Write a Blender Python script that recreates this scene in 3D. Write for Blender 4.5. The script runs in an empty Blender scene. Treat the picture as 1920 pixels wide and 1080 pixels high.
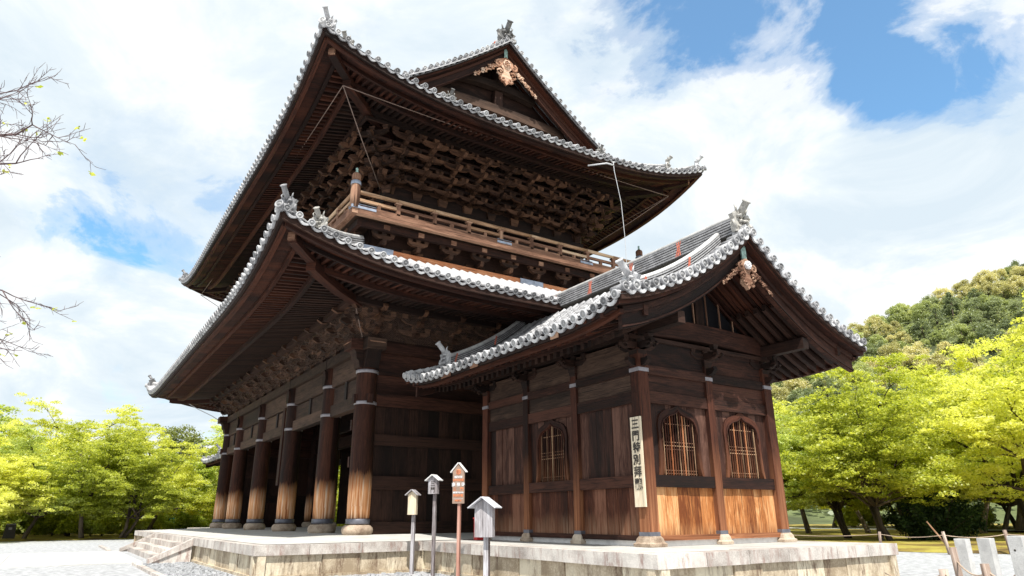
import bpy, math, random
import numpy as np
from mathutils import Matrix, Vector
random.seed(7)
PI = math.pi
SC = bpy.context.scene
COL = SC.collection

# ------------------------------------------------------------------ camera
cam_d = bpy.data.cameras.new("camera")
cam_d.sensor_width = 36.0
cam_d.lens = 36.0 * 1256.5 / 1920.0
cam_d.clip_start = 0.1
cam_d.clip_end = 3000.0
cam = bpy.data.objects.new("camera", cam_d)
COL.objects.link(cam)
_p, _y, _r = 0.3293, 0.9899, -0.0058
_fw = Vector((-math.sin(_y) * math.cos(_p), math.cos(_y) * math.cos(_p), math.sin(_p)))
_rt = Vector((math.cos(_y), math.sin(_y), 0))
_up = _rt.cross(_fw)
_rt2 = _rt * math.cos(_r) + _up * math.sin(_r)
_up2 = -_rt * math.sin(_r) + _up * math.cos(_r)
CAMP = Vector((11.398, -11.045, 0.6263))
M = Matrix(((_rt2.x, _up2.x, -_fw.x, CAMP.x), (_rt2.y, _up2.y, -_fw.y, CAMP.y), (_rt2.z, _up2.z, -_fw.z, CAMP.z), (0, 0, 0, 1)))
cam.matrix_world = M
SC.camera = cam

# ------------------------------------------------------------------ light
SUN = Vector((1.0, -0.52, 1.72)).normalized()
sun_el = math.asin(SUN.z)
sun_az = math.atan2(SUN.x, SUN.y)
sd = bpy.data.lights.new("sun", 'SUN')
sd.energy = 5.0
sd.angle = math.radians(0.6)
sd.color = (1.0, 0.955, 0.88)
so = bpy.data.objects.new("sun", sd)
so.rotation_euler = SUN.to_track_quat('Z', 'Y').to_euler()
so.location = (40, -30, 60)
COL.objects.link(so)

world = bpy.data.worlds.new("World")
SC.world = world
world.use_nodes = True
wt = world.node_tree
wt.nodes.clear()


def NN(t, kind, **kw):
    n = t.nodes.new(kind)
    for k, v in kw.items():
        if k == 'inp':
            for i, val in v.items():
                n.inputs[i].default_value = val
        else:
            setattr(n, k, v)
    return n


def LK(t, a, b):
    t.links.new(a, b)


def mathn(t, op, a, b=None, c=None, clamp=False):
    n = t.nodes.new('ShaderNodeMath')
    n.operation = op
    n.use_clamp = clamp
    for i, v in enumerate((a, b, c)):
        if v is None:
            continue
        if isinstance(v, (int, float)):
            n.inputs[i].default_value = v
        else:
            t.links.new(v, n.inputs[i])
    return n.outputs[0]


def ramp(t, fac, stops, interp='LINEAR'):
    n = t.nodes.new('ShaderNodeValToRGB')
    n.color_ramp.interpolation = interp
    el = n.color_ramp.elements
    while len(el) > 1:
        el.remove(el[-1])
    el[0].position = stops[0][0]
    c = stops[0][1]
    el[0].color = (c, c, c, 1) if isinstance(c, (int, float)) else (*c[:3], 1)
    for p, c in stops[1:]:
        e = el.new(p)
        e.color = (c, c, c, 1) if isinstance(c, (int, float)) else (*c[:3], 1)
    t.links.new(fac, n.inputs[0])
    return n.outputs[0]


def mixc(t, fac, a, b, mode='MIX'):
    n = t.nodes.new('ShaderNodeMix')
    n.data_type = 'RGBA'
    n.blend_type = mode
    for sock, v in ((n.inputs[0], fac), (n.inputs[6], a), (n.inputs[7], b)):
        if isinstance(v, (int, float)):
            sock.default_value = v
        elif isinstance(v, tuple):
            sock.default_value = (*v[:3], 1)
        else:
            t.links.new(v, sock)
    return n.outputs[2]


def noise(t, vec, scale, detail=4, rough=0.55, dist=0.0, dims='3D'):
    n = t.nodes.new('ShaderNodeTexNoise')
    n.noise_dimensions = dims
    n.inputs['Scale'].default_value = scale
    n.inputs['Detail'].default_value = detail
    n.inputs['Roughness'].default_value = rough
    n.inputs['Distortion'].default_value = dist
    if vec is not None:
        t.links.new(vec, n.inputs['Vector'])
    return n.outputs['Fac']


def mapping(t, vec, scale=(1, 1, 1), loc=(0, 0, 0)):
    n = t.nodes.new('ShaderNodeMapping')
    n.inputs['Scale'].default_value = scale
    n.inputs['Location'].default_value = loc
    t.links.new(vec, n.inputs['Vector'])
    return n.outputs[0]


def vdot(t, vec, d):
    n = t.nodes.new('ShaderNodeVectorMath')
    n.operation = 'DOT_PRODUCT'
    t.links.new(vec, n.inputs[0])
    n.inputs[1].default_value = d
    return n.outputs['Value']


def raydir(u, v):
    d = _fw + _rt2 * ((u - 960) / 1256.5) - _up2 * ((v - 540) / 1256.5)
    return d.normalized()


def build_world(t):
    out = NN(t, 'ShaderNodeOutputWorld')
    bg = NN(t, 'ShaderNodeBackground')
    sky = NN(t, 'ShaderNodeTexSky', sky_type='NISHITA', sun_disc=False)
    sky.sun_elevation = sun_el
    sky.sun_rotation = sun_az
    sky.altitude = 80
    sky.air_density = 1.0
    sky.dust_density = 0.6
    sky.ozone_density = 1.6
    geo = NN(t, 'ShaderNodeTexCoord')
    d = geo.outputs['Generated']
    # clouds live on a plane far overhead: direction / (z + k)
    sep = NN(t, 'ShaderNodeSeparateXYZ')
    LK(t, d, sep.inputs[0])
    zz = mathn(t, 'ADD', mathn(t, 'MAXIMUM', sep.outputs[2], 0.0), 0.28)
    comb = NN(t, 'ShaderNodeCombineXYZ')
    LK(t, mathn(t, 'DIVIDE', sep.outputs[0], zz), comb.inputs[0])
    LK(t, mathn(t, 'DIVIDE', sep.outputs[1], zz), comb.inputs[1])
    p = comb.outputs[0]
    big = noise(t, mapping(t, p, (1, 1, 1), (3.1, 1.7, 0.4)), 1.1, 3, 0.5)
    fine = noise(t, mapping(t, p, (1, 1, 1), (8.1, 4.7, 2.0)), 4.2, 9, 0.62, 0.35)
    cov = mathn(t, 'ADD', mathn(t, 'MULTIPLY', big, 0.42), mathn(t, 'MULTIPLY', fine, 0.90))
    # openings in the cloud deck (blue gaps), each in its own part of the sky
    gaps = []
    for (u, v, rad, amt) in ((1200, 0, 0.11, 0.23), (1430, -20, 0.13, 0.25), (1740, 90, 0.10, 0.25), (1890, 120, 0.07, 0.18), (1640, 20, 0.05, 0.10),
                             (1660, 170, 0.05, 0.24), (1000, 30, 0.03, 0.14),
                             (330, 390, 0.12, 0.15), (170, 425, 0.07, 0.13), (470, 330, 0.06, 0.1),
                             (300, 790, 0.10, 0.10)):
        g = raydir(u, v)
        c = vdot(t, d, (g.x, g.y, g.z))
        w = mathn(t, 'MULTIPLY', mathn(t, 'SUBTRACT', c, math.cos(rad * 1.5), None), 1.0 / (1 - math.cos(rad * 1.5)), None, True)
        gaps.append(mathn(t, 'MULTIPLY', w, amt))
    tot = gaps[0]
    for g in gaps[1:]:
        tot = mathn(t, 'ADD', tot, g)
    cov = mathn(t, 'SUBTRACT', mathn(t, 'ADD', cov, 0.10), tot)
    mask = ramp(t, cov, [(0.37, 0.0), (0.47, 0.48), (0.54, 0.86), (0.66, 1.0)], 'EASE')
    # cloud tone: bright white with soft blue-grey undersides
    shade = noise(t, mapping(t, p, (1, 1, 1), (2.2, 7.7, 5.0)), 2.6, 8, 0.6, 0.5)
    ccol = ramp(t, shade, [(0.36, (0.57, 0.655, 0.72)), (0.47, (0.66, 0.725, 0.765)), (0.55, (0.785, 0.805, 0.815)), (0.70, (0.82, 0.825, 0.83))])
    skyc = mixc(t, 1.0, sky.outputs[0], (SKYK * .80, SKYK * 1.30, SKYK * 1.42), 'MULTIPLY')
    skyc = mixc(t, 0.08, skyc, (0.7, 0.78, 0.85))
    col = mixc(t, mask, skyc, ccol)
    LK(t, col, bg.inputs[0])
    bg.inputs[1].default_value = 1.0
    LK(t, bg.outputs[0], out.inputs[0])


SKYK = 0.135
build_world(wt)
SC.view_settings.view_transform = 'Standard'
SC.view_settings.look = 'None'
SC.view_settings.exposure = 0.42
SC.view_settings.gamma = 1.0
SC.view_settings.use_curve_mapping = False
try:
    SC.cycles.max_bounces = 8
    SC.cycles.diffuse_bounces = 4
    SC.cycles.transparent_max_bounces = 16
    SC.cycles.use_denoising = True
except Exception:
    pass


# ------------------------------------------------------------------ materials
def newmat(name):
    m = bpy.data.materials.new(name)
    m.use_nodes = True
    t = m.node_tree
    t.nodes.clear()
    out = NN(t, 'ShaderNodeOutputMaterial')
    b = NN(t, 'ShaderNodeBsdfPrincipled')
    LK(t, b.outputs[0], out.inputs[0])
    return m, t, b, out


def bump(t, b, h, strength=0.3, dist=0.02):
    n = t.nodes.new('ShaderNodeBump')
    n.inputs['Strength'].default_value = strength
    n.inputs['Distance'].default_value = dist
    t.links.new(h, n.inputs['Height'])
    t.links.new(n.outputs[0], b.inputs['Normal'])


def wood(name, dark, mid, light, rough=0.75, streak=1.0, wear=None, wearcol=None, band=None):
    """grain runs along U (metres); V is across. Every board is offset in V so no two match."""
    m, t, b, out = newmat(name)
    uv = NN(t, 'ShaderNodeUVMap').outputs[0]
    oi = NN(t, 'ShaderNodeObjectInfo').outputs['Random']
    off = NN(t, 'ShaderNodeCombineXYZ')
    LK(t, mathn(t, 'MULTIPLY', oi, 37.0), off.inputs[0])
    LK(t, mathn(t, 'MULTIPLY', oi, 91.0), off.inputs[1])
    va = NN(t, 'ShaderNodeVectorMath', operation='ADD')
    LK(t, uv, va.inputs[0])
    LK(t, off.outputs[0], va.inputs[1])
    v = va.outputs[0]
    g1 = noise(t, mapping(t, v, (1.5, 19, 1)), 1.0, 6, 0.66, 1.1, '2D')
    g2 = noise(t, mapping(t, v, (0.8, 3.2, 1)), 1.0, 5, 0.6, 1.2, '2D')
    tone = noise(t, mapping(t, v, (0.03, 0.9, 1)), 1.0, 1, 0.5, 0.0, '2D')
    f = mathn(t, 'ADD', mathn(t, 'MULTIPLY', g1, 0.55 * streak), mathn(t, 'MULTIPLY', g2, 0.45))
    f = mathn(t, 'ADD', f, mathn(t, 'MULTIPLY', mathn(t, 'SUBTRACT', tone, 0.5), 0.85))
    f = mathn(t, 'ADD', f, mathn(t, 'MULTIPLY', mathn(t, 'SUBTRACT', oi, 0.5), 0.18))
    c = ramp(t, f, [(0.30, dark), (0.50, mid), (0.70, light)])
    # dark drying cracks
    crack = ramp(t, noise(t, mapping(t, v, (0.5, 42, 1), (9, 3, 0)), 1.0, 3, 0.5, 0.4, '2D'), [(0.30, 0.25), (0.40, 1.0)])
    c = mixc(t, 1.0, c, crack, 'MULTIPLY')
    if wear is not None:
        geo = NN(t, 'ShaderNodeNewGeometry').outputs['Position']
        sp = NN(t, 'ShaderNodeSeparateXYZ')
        LK(t, geo, sp.inputs[0])
        wn = noise(t, mapping(t, geo, (2.2, 2.2, 0.7)), 1.0, 5, 0.6)
        g3 = noise(t, mapping(t, v, (0.4, 16, 1), (1, 7, 0)), 1.0, 4, 0.6, 0.5, '2D')
        zz = mathn(t, 'ADD', sp.outputs[2], mathn(t, 'MULTIPLY', mathn(t, 'SUBTRACT', wn, 0.5), wear[2]))
        zz = mathn(t, 'ADD', zz, mathn(t, 'MULTIPLY', mathn(t, 'SUBTRACT', g3, 0.5), wear[2] * 0.8))
        top = mathn(t, 'DIVIDE', mathn(t, 'SUBTRACT', wear[1], zz), wear[1] - wear[0], None, True)
        wc = ramp(t, g3, [(0.30, wearcol[0]), (0.5, wearcol[1]), (0.68, wearcol[2])])
        if len(wear) > 3:   # dark damp foot
            low = mathn(t, 'DIVIDE', mathn(t, 'SUBTRACT', zz, wear[3]), wear[4] - wear[3], None, True)
            top = mathn(t, 'MULTIPLY', top, low)
        c = mixc(t, mathn(t, 'MULTIPLY', top, 0.95), c, wc)
    LK(t, c, b.inputs['Base Color'])
    b.inputs['Roughness'].default_value = rough
    b.inputs['Specular IOR Level'].default_value = 0.25
    bump(t, b, mathn(t, 'ADD', g1, mathn(t, 'MULTIPLY', crack, 0.5)), 0.45, 0.012)
    return m


def stone(name, c1, c2, c3, scale=3.0, rough=0.85, stain=None, rnd=0.12, bmp=0.3):
    m, t, b, out = newmat(name)
    geo = NN(t, 'ShaderNodeNewGeometry').outputs['Position']
    oi = NN(t, 'ShaderNodeObjectInfo').outputs['Random']
    n1 = noise(t, geo, scale, 6, 0.6)
    n2 = noise(t, geo, scale * 14, 4, 0.6)
    f = mathn(t, 'ADD', mathn(t, 'MULTIPLY', n1, 0.65), mathn(t, 'MULTIPLY', n2, 0.35))
    f = mathn(t, 'ADD', f, mathn(t, 'MULTIPLY', mathn(t, 'SUBTRACT', oi, 0.5), rnd * 2))
    c = ramp(t, f, [(0.34, c1), (0.50, c2), (0.66, c3)])
    if stain:
        sm = noise(t, mapping(t, geo, (1.6, 1.6, 0.28), (0.7, 3.1, 0)), 2.2, 6, 0.65, 0.3)
        s = ramp(t, sm, [(0.47, 0.0), (0.60, 1.0)])
        streak = noise(t, mapping(t, geo, (5, 5, 1.3)), 2.6, 6, 0.72)
        s = mathn(t, 'MULTIPLY', s, ramp(t, streak, [(0.42, 0.0), (0.60, 1.0)]))
        c = mixc(t, mathn(t, 'MULTIPLY', s, 0.85), c, stain)
    LK(t, c, b.inputs['Base Color'])
    b.inputs['Roughness'].default_value = rough
    b.inputs['Specular IOR Level'].default_value = 0.3
    bump(t, b, mathn(t, 'ADD', n1, mathn(t, 'MULTIPLY', n2, 0.5)), bmp, 0.02)
    return m


def simple(name, col, rough=0.6, metal=0.0, var=0.15, scale=6.0):
    m, t, b, out = newmat(name)
    geo = NN(t, 'ShaderNodeNewGeometry').outputs['Position']
    n1 = noise(t, geo, scale, 5, 0.6)
    lo = tuple(x * (1 - var * 1.6) for x in col)
    hi = tuple(min(1, x * (1 + var * 1.6)) for x in col)
    LK(t, ramp(t, n1, [(0.35, lo), (0.65, hi)]), b.inputs['Base Color'])
    b.inputs['Roughness'].default_value = rough
    b.inputs['Metallic'].default_value = metal
    bump(t, b, n1, 0.15, 0.01)
    return m


def tile_mat(name, c1, c2, c3, rough=0.42):
    m, t, b, out = newmat(name)
    geo = NN(t, 'ShaderNodeNewGeometry').outputs['Position']
    oi = NN(t, 'ShaderNodeObjectInfo').outputs['Random']
    n1 = noise(t, geo, 3.4, 6, 0.7)
    n2 = noise(t, geo, 26, 4, 0.65)
    f = mathn(t, 'ADD', mathn(t, 'MULTIPLY', n1, 0.6), mathn(t, 'MULTIPLY', n2, 0.4))
    f = mathn(t, 'ADD', f, mathn(t, 'MULTIPLY', mathn(t, 'SUBTRACT', oi, 0.5), 0.30))
    c = ramp(t, f, [(0.34, c1), (0.50, c2), (0.66, c3)])
    li = ramp(t, noise(t, geo, 9, 5, 0.7), [(0.60, 0.0), (0.72, 1.0)])
    c = mixc(t, mathn(t, 'MULTIPLY', li, 0.35), c, (0.40, 0.36, 0.28))
    LK(t, c, b.inputs['Base Color'])
    b.inputs['Roughness'].default_value = rough
    b.inputs['Specular IOR Level'].default_value = 0.5
    bump(t, b, n2, 0.2, 0.008)
    return m


def leaf_mat(name, c1, c2, c3, trans=0.5, scale=0.6):
    m = bpy.data.materials.new(name)
    m.use_nodes = True
    t = m.node_tree
    t.nodes.clear()
    out = NN(t, 'ShaderNodeOutputMaterial')
    geo = NN(t, 'ShaderNodeNewGeometry')
    oi = NN(t, 'ShaderNodeObjectInfo').outputs['Random']
    n1 = noise(t, geo.outputs['Position'], scale, 3, 0.6)
    ri = geo.outputs['Random Per Island']
    f = mathn(t, 'ADD', mathn(t, 'MULTIPLY', n1, 0.5), mathn(t, 'MULTIPLY', ri, 0.35))
    f = mathn(t, 'ADD', f, mathn(t, 'MULTIPLY', oi, 0.32))
    c = ramp(t, f, [(0.36, c1), (0.56, c2), (0.84, c3)])
    di = NN(t, 'ShaderNodeBsdfDiffuse')
    tr = NN(t, 'ShaderNodeBsdfTranslucent')
    gl = NN(t, 'ShaderNodeBsdfGlossy')
    gl.inputs['Roughness'].default_value = 0.45
    LK(t, c, di.inputs[0])
    LK(t, mixc(t, 1.0, c, (1.2, 1.15, 0.6), 'MULTIPLY'), tr.inputs[0])
    ms = NN(t, 'ShaderNodeMixShader')
    ms.inputs[0].default_value = trans
    LK(t, di.outputs[0], ms.inputs[1])
    LK(t, tr.outputs[0], ms.inputs[2])
    m2 = NN(t, 'ShaderNodeMixShader')
    m2.inputs[0].default_value = 0.04
    LK(t, ms.outputs[0], m2.inputs[1])
    LK(t, gl.outputs[0], m2.inputs[2])
    LK(t, m2.outputs[0], out.inputs[0])
    return m


def net_mat():
    m, t, b, out = newmat("net_thread")
    uv = NN(t, 'ShaderNodeUVMap').outputs[0]
    sp = NN(t, 'ShaderNodeSeparateXYZ')
    LK(t, mapping(t, uv, (16, 16, 1)), sp.inputs[0])
    a = mathn(t, 'FRACT', mathn(t, 'ADD', sp.outputs[0], sp.outputs[1]))
    c = mathn(t, 'FRACT', mathn(t, 'SUBTRACT', sp.outputs[0], sp.outputs[1]))
    l = mathn(t, 'MAXIMUM', mathn(t, 'LESS_THAN', a, 0.07), mathn(t, 'LESS_THAN', c, 0.07))
    b.inputs['Base Color'].default_value = (0.19, 0.12, 0.09, 1)
    b.inputs['Roughness'].default_value = 0.8
    tr = NN(t, 'ShaderNodeBsdfTransparent')
    ms = NN(t, 'ShaderNodeMixShader')
    LK(t, l, ms.inputs[0])
    LK(t, tr.outputs[0], ms.inputs[1])
    LK(t, b.outputs[0], ms.inputs[2])
    LK(t, ms.outputs[0], out.inputs[0])
    return m


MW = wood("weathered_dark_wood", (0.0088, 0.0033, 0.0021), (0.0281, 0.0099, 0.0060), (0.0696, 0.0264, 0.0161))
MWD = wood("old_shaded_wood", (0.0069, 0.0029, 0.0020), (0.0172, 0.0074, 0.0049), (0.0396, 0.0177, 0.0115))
MWR = wood("reddish_eave_wood", (0.0099, 0.0026, 0.0013), (0.0329, 0.0088, 0.0042), (0.0711, 0.0210, 0.0098))
MWG = wood("grey_weathered_wood", (0.0186, 0.0104, 0.0070), (0.0467, 0.0265, 0.0182), (0.0955, 0.0564, 0.0385))
MBRK = wood("bracket_wood", (0.0138, 0.0059, 0.0033), (0.0490, 0.0221, 0.0125), (0.1360, 0.0660, 0.0374))
MPIL = wood("pillar_wood", (0.0097, 0.0031, 0.0017), (0.0304, 0.0091, 0.0046), (0.0660, 0.0221, 0.0112), wear=(1.35, 2.05, 0.75, 0.30, 0.75),
            wearcol=((0.36, 0.105, 0.03), (0.74, 0.34, 0.14), (0.95, 0.72, 0.52)))
MPOST = wood("post_wood", (0.0132, 0.0039, 0.0022), (0.0399, 0.0120, 0.0066), (0.0871, 0.0281, 0.0150), wear=(0.35, 2.4, 1.2),
             wearcol=((0.10, 0.035, 0.015), (0.26, 0.10, 0.045), (0.42, 0.19, 0.09)))
MPLK = wood("wall_plank_wood", (0.013, 0.0055, 0.004), (0.045, 0.017, 0.011), (0.125, 0.062, 0.044))
MPLL = wood("lower_plank_wood", (0.0257, 0.0069, 0.0033), (0.0785, 0.0237, 0.0112), (0.1907, 0.0840, 0.0510), wear=(-0.1, 0.75, 0.5),
            wearcol=((0.15, 0.06, 0.03), (0.32, 0.16, 0.09), (0.5, 0.33, 0.22)))
MORG = wood("bleached_plank_wood", (0.15, 0.042, 0.011), (0.43, 0.165, 0.050), (0.70, 0.40, 0.19), rough=0.7, wear=(0.10, 0.50, 0.35),
            wearcol=((0.07, 0.03, 0.018), (0.26, 0.11, 0.045), (0.6, 0.34, 0.15)))
MRAIL = wood("railing_wood", (0.0960, 0.0449, 0.0273), (0.2312, 0.1206, 0.0764), (0.3960, 0.2376, 0.1562))
MPOLE = wood("rail_pole_wood", (0.24, 0.125, 0.065), (0.42, 0.26, 0.155), (0.62, 0.44, 0.29), rough=0.55)
MLAT = wood("lattice_wood", (0.06, 0.03, 0.018), (0.19, 0.10, 0.058), (0.42, 0.27, 0.16))
MPEND = wood("carved_pendant_wood", (0.30, 0.14, 0.08), (0.55, 0.33, 0.22), (0.78, 0.60, 0.46))
MPEND2 = wood("carved_brown_wood", (0.07, 0.03, 0.018), (0.19, 0.095, 0.06), (0.40, 0.25, 0.17))
MBEAMO = wood("orange_beam_and_sunlit_bar", (0.28, 0.09, 0.035), (0.45, 0.17, 0.075), (0.6, 0.28, 0.14))
MTILE = tile_mat("roof_tile_clay", (0.17, 0.17, 0.178), (0.345, 0.345, 0.36), (0.55, 0.55, 0.56))
MTILED = tile_mat("pan_tile_clay", (0.16, 0.16, 0.165), (0.30, 0.30, 0.31), (0.44, 0.44, 0.45))
MFACE = tile_mat("tile_face_clay", (0.10, 0.10, 0.105), (0.23, 0.23, 0.235), (0.40, 0.40, 0.40))
MGAP = simple("ridge_gap_shade", (0.07, 0.065, 0.06), 0.9)  # shade in the gaps between ridge courses, put into the colour
MTILEW = tile_mat("ridge_cap_clay", (0.32, 0.315, 0.31), (0.50, 0.495, 0.49), (0.70, 0.69, 0.68))
MONI = tile_mat("ornament_clay", (0.12, 0.12, 0.12), (0.30, 0.29, 0.27), (0.50, 0.48, 0.44))
MCOP = simple("red_binding_wire", (0.48, 0.13, 0.08), 0.6)
MMET = simple("galvanised_band", (0.25, 0.235, 0.255), 0.5, 0.35)
MBLUE = simple("zinc_plate", (0.30, 0.34, 0.42), 0.45, 0.4)
MBAND = simple("dark_lead_band", (0.14, 0.145, 0.175), 0.5, 0.3)
MVERD = simple("verdigris_copper", (0.27, 0.40, 0.36), 0.6, 0.1, 0.3, 14)
MSTB = stone("pillar_base_stone", (0.20, 0.14, 0.10), (0.42, 0.33, 0.25), (0.62, 0.53, 0.42), 3.0)
MGRAN = stone("coping_granite", (0.30, 0.265, 0.24), (0.50, 0.465, 0.43), (0.66, 0.62, 0.57), 2.4, stain=(0.27, 0.17, 0.145), rnd=0.10)
MWALLS = stone("base_wall_stone", (0.30, 0.235, 0.16), (0.52, 0.44, 0.325), (0.68, 0.61, 0.47), 1.8, stain=(0.12, 0.07, 0.045), rnd=0.14)
MFLOOR = stone("platform_paving", (0.36, 0.35, 0.33), (0.50, 0.49, 0.46), (0.60, 0.59, 0.56), 0.9, rnd=0.05, bmp=0.15)
MPATH = stone("path_paving", (0.40, 0.40, 0.39), (0.53, 0.53, 0.515), (0.63, 0.63, 0.615), 0.6, rnd=0.03, bmp=0.1)
MGRAV = stone("gravel", (0.20, 0.205, 0.215), (0.385, 0.395, 0.41), (0.58, 0.59, 0.61), 5.0, rnd=0.0, bmp=0.8)
MPOSTG = stone("pale_granite", (0.36, 0.355, 0.35), (0.48, 0.475, 0.465), (0.60, 0.595, 0.58), 5.0, rnd=0.04)
MPLAST = simple("white_plaster", (0.66, 0.65, 0.64), 0.9, 0.0, 0.06)
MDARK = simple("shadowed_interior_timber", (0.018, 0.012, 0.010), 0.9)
MGLASS, _t, _b, _o = newmat("window_glass")
_b.inputs['Base Color'].default_value = (0.012, 0.012, 0.014, 1)
_b.inputs['Roughness'].default_value = 0.35
_b.inputs['Specular IOR Level'].default_value = 0.2
MSIGNW = wood("pale_signboard_wood", (0.52, 0.42, 0.29), (0.68, 0.58, 0.43), (0.80, 0.71, 0.56), rough=0.6)
MSIGNG = wood("silver_grey_signboard", (0.12, 0.09, 0.085), (0.30, 0.275, 0.285), (0.52, 0.51, 0.54), rough=0.7)
MSIGNB = simple("taupe_painted_board", (0.29, 0.20, 0.15), 0.55, 0, 0.06)
MSIGNR = wood("pale_weathered_roof_board", (0.40, 0.39, 0.42), (0.58, 0.58, 0.62), (0.74, 0.75, 0.80))
MPINK = wood("pink_brown_post", (0.28, 0.13, 0.09), (0.42, 0.21, 0.16), (0.52, 0.30, 0.24))
MWHITE = simple("white_paint", (0.75, 0.75, 0.77), 0.5, 0, 0.05)
MINK = simple("black_ink", (0.035, 0.028, 0.022), 0.6, 0, 0.1)
MORPT = simple("orange_paint", (0.72, 0.24, 0.10), 0.5, 0, 0.08)
MREDPT = simple("red_paint", (0.55, 0.03, 0.03), 0.45, 0, 0.08)
MROPE = simple("pale_rope", (0.50, 0.38, 0.28), 0.8, 0, 0.1)
MROPEL = simple("net_rope", (0.20, 0.14, 0.115), 0.8, 0, 0.1)
MWIRE = simple("cable_sheath", (0.55, 0.56, 0.58), 0.5, 0, 0.05)
MNET = net_mat()
MSIGNG2 = wood("grey_brown_post", (0.13, 0.09, 0.07), (0.28, 0.21, 0.17), (0.45, 0.36, 0.30))
MBARK = wood("tree_bark", (0.0240, 0.0176, 0.0128), (0.0680, 0.0496, 0.0360), (0.1520, 0.1200, 0.0920))
MTWIG = simple("twig_bark", (0.12, 0.075, 0.075), 0.8, 0, 0.1)
MMAP = leaf_mat("maple_leaves", (0.30, 0.36, 0.045), (0.58, 0.63, 0.115), (0.83, 0.85, 0.29), 0.62)
MMAP2 = leaf_mat("fresh_green_leaves", (0.26, 0.34, 0.06), (0.49, 0.58, 0.16), (0.74, 0.80, 0.36), 0.6)
MOLV = leaf_mat("olive_leaves", (0.10, 0.12, 0.035), (0.20, 0.235, 0.07), (0.36, 0.40, 0.14), 0.35)
MCED = leaf_mat("evergreen_leaves", (0.012, 0.028, 0.010), (0.030, 0.062, 0.020), (0.075, 0.125, 0.040), 0.15)
MHB = leaf_mat("hazy_hill_broadleaf", (0.26, 0.32, 0.15), (0.43, 0.49, 0.23), (0.62, 0.66, 0.36), 0.42, 0.12)  # air haze put into the hill leaf colours, paler and less saturated
MHD = leaf_mat("hazy_hill_evergreen", (0.16, 0.205, 0.12), (0.27, 0.32, 0.185), (0.40, 0.455, 0.27), 0.38, 0.12)
MHT = leaf_mat("hazy_blossoming_oak", (0.40, 0.39, 0.20), (0.60, 0.58, 0.33), (0.80, 0.76, 0.52), 0.4, 0.12)
MMOSS, _t, _b, _o = newmat("moss_and_dry_grass")
_g = NN(_t, 'ShaderNodeNewGeometry').outputs['Position']
LK(_t, ramp(_t, noise(_t, _g, 0.55, 6, 0.65), [(0.33, (0.09, 0.055, 0.015)), (0.46, (0.22, 0.155, 0.03)), (0.58, (0.36, 0.31, 0.05)), (0.72, (0.46, 0.34, 0.13))]), _b.inputs['Base Color'])
_b.inputs['Roughness'].default_value = 0.95
bump(_t, _b, noise(_t, _g, 12, 5, 0.7), 0.8, 0.06)
MHILL = simple("forest_floor", (0.09, 0.11, 0.04), 0.95, 0, 0.3, 0.1)


# ------------------------------------------------------------------ mesh helpers
LOC = {}          # world location of every empty / part that has children


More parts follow.
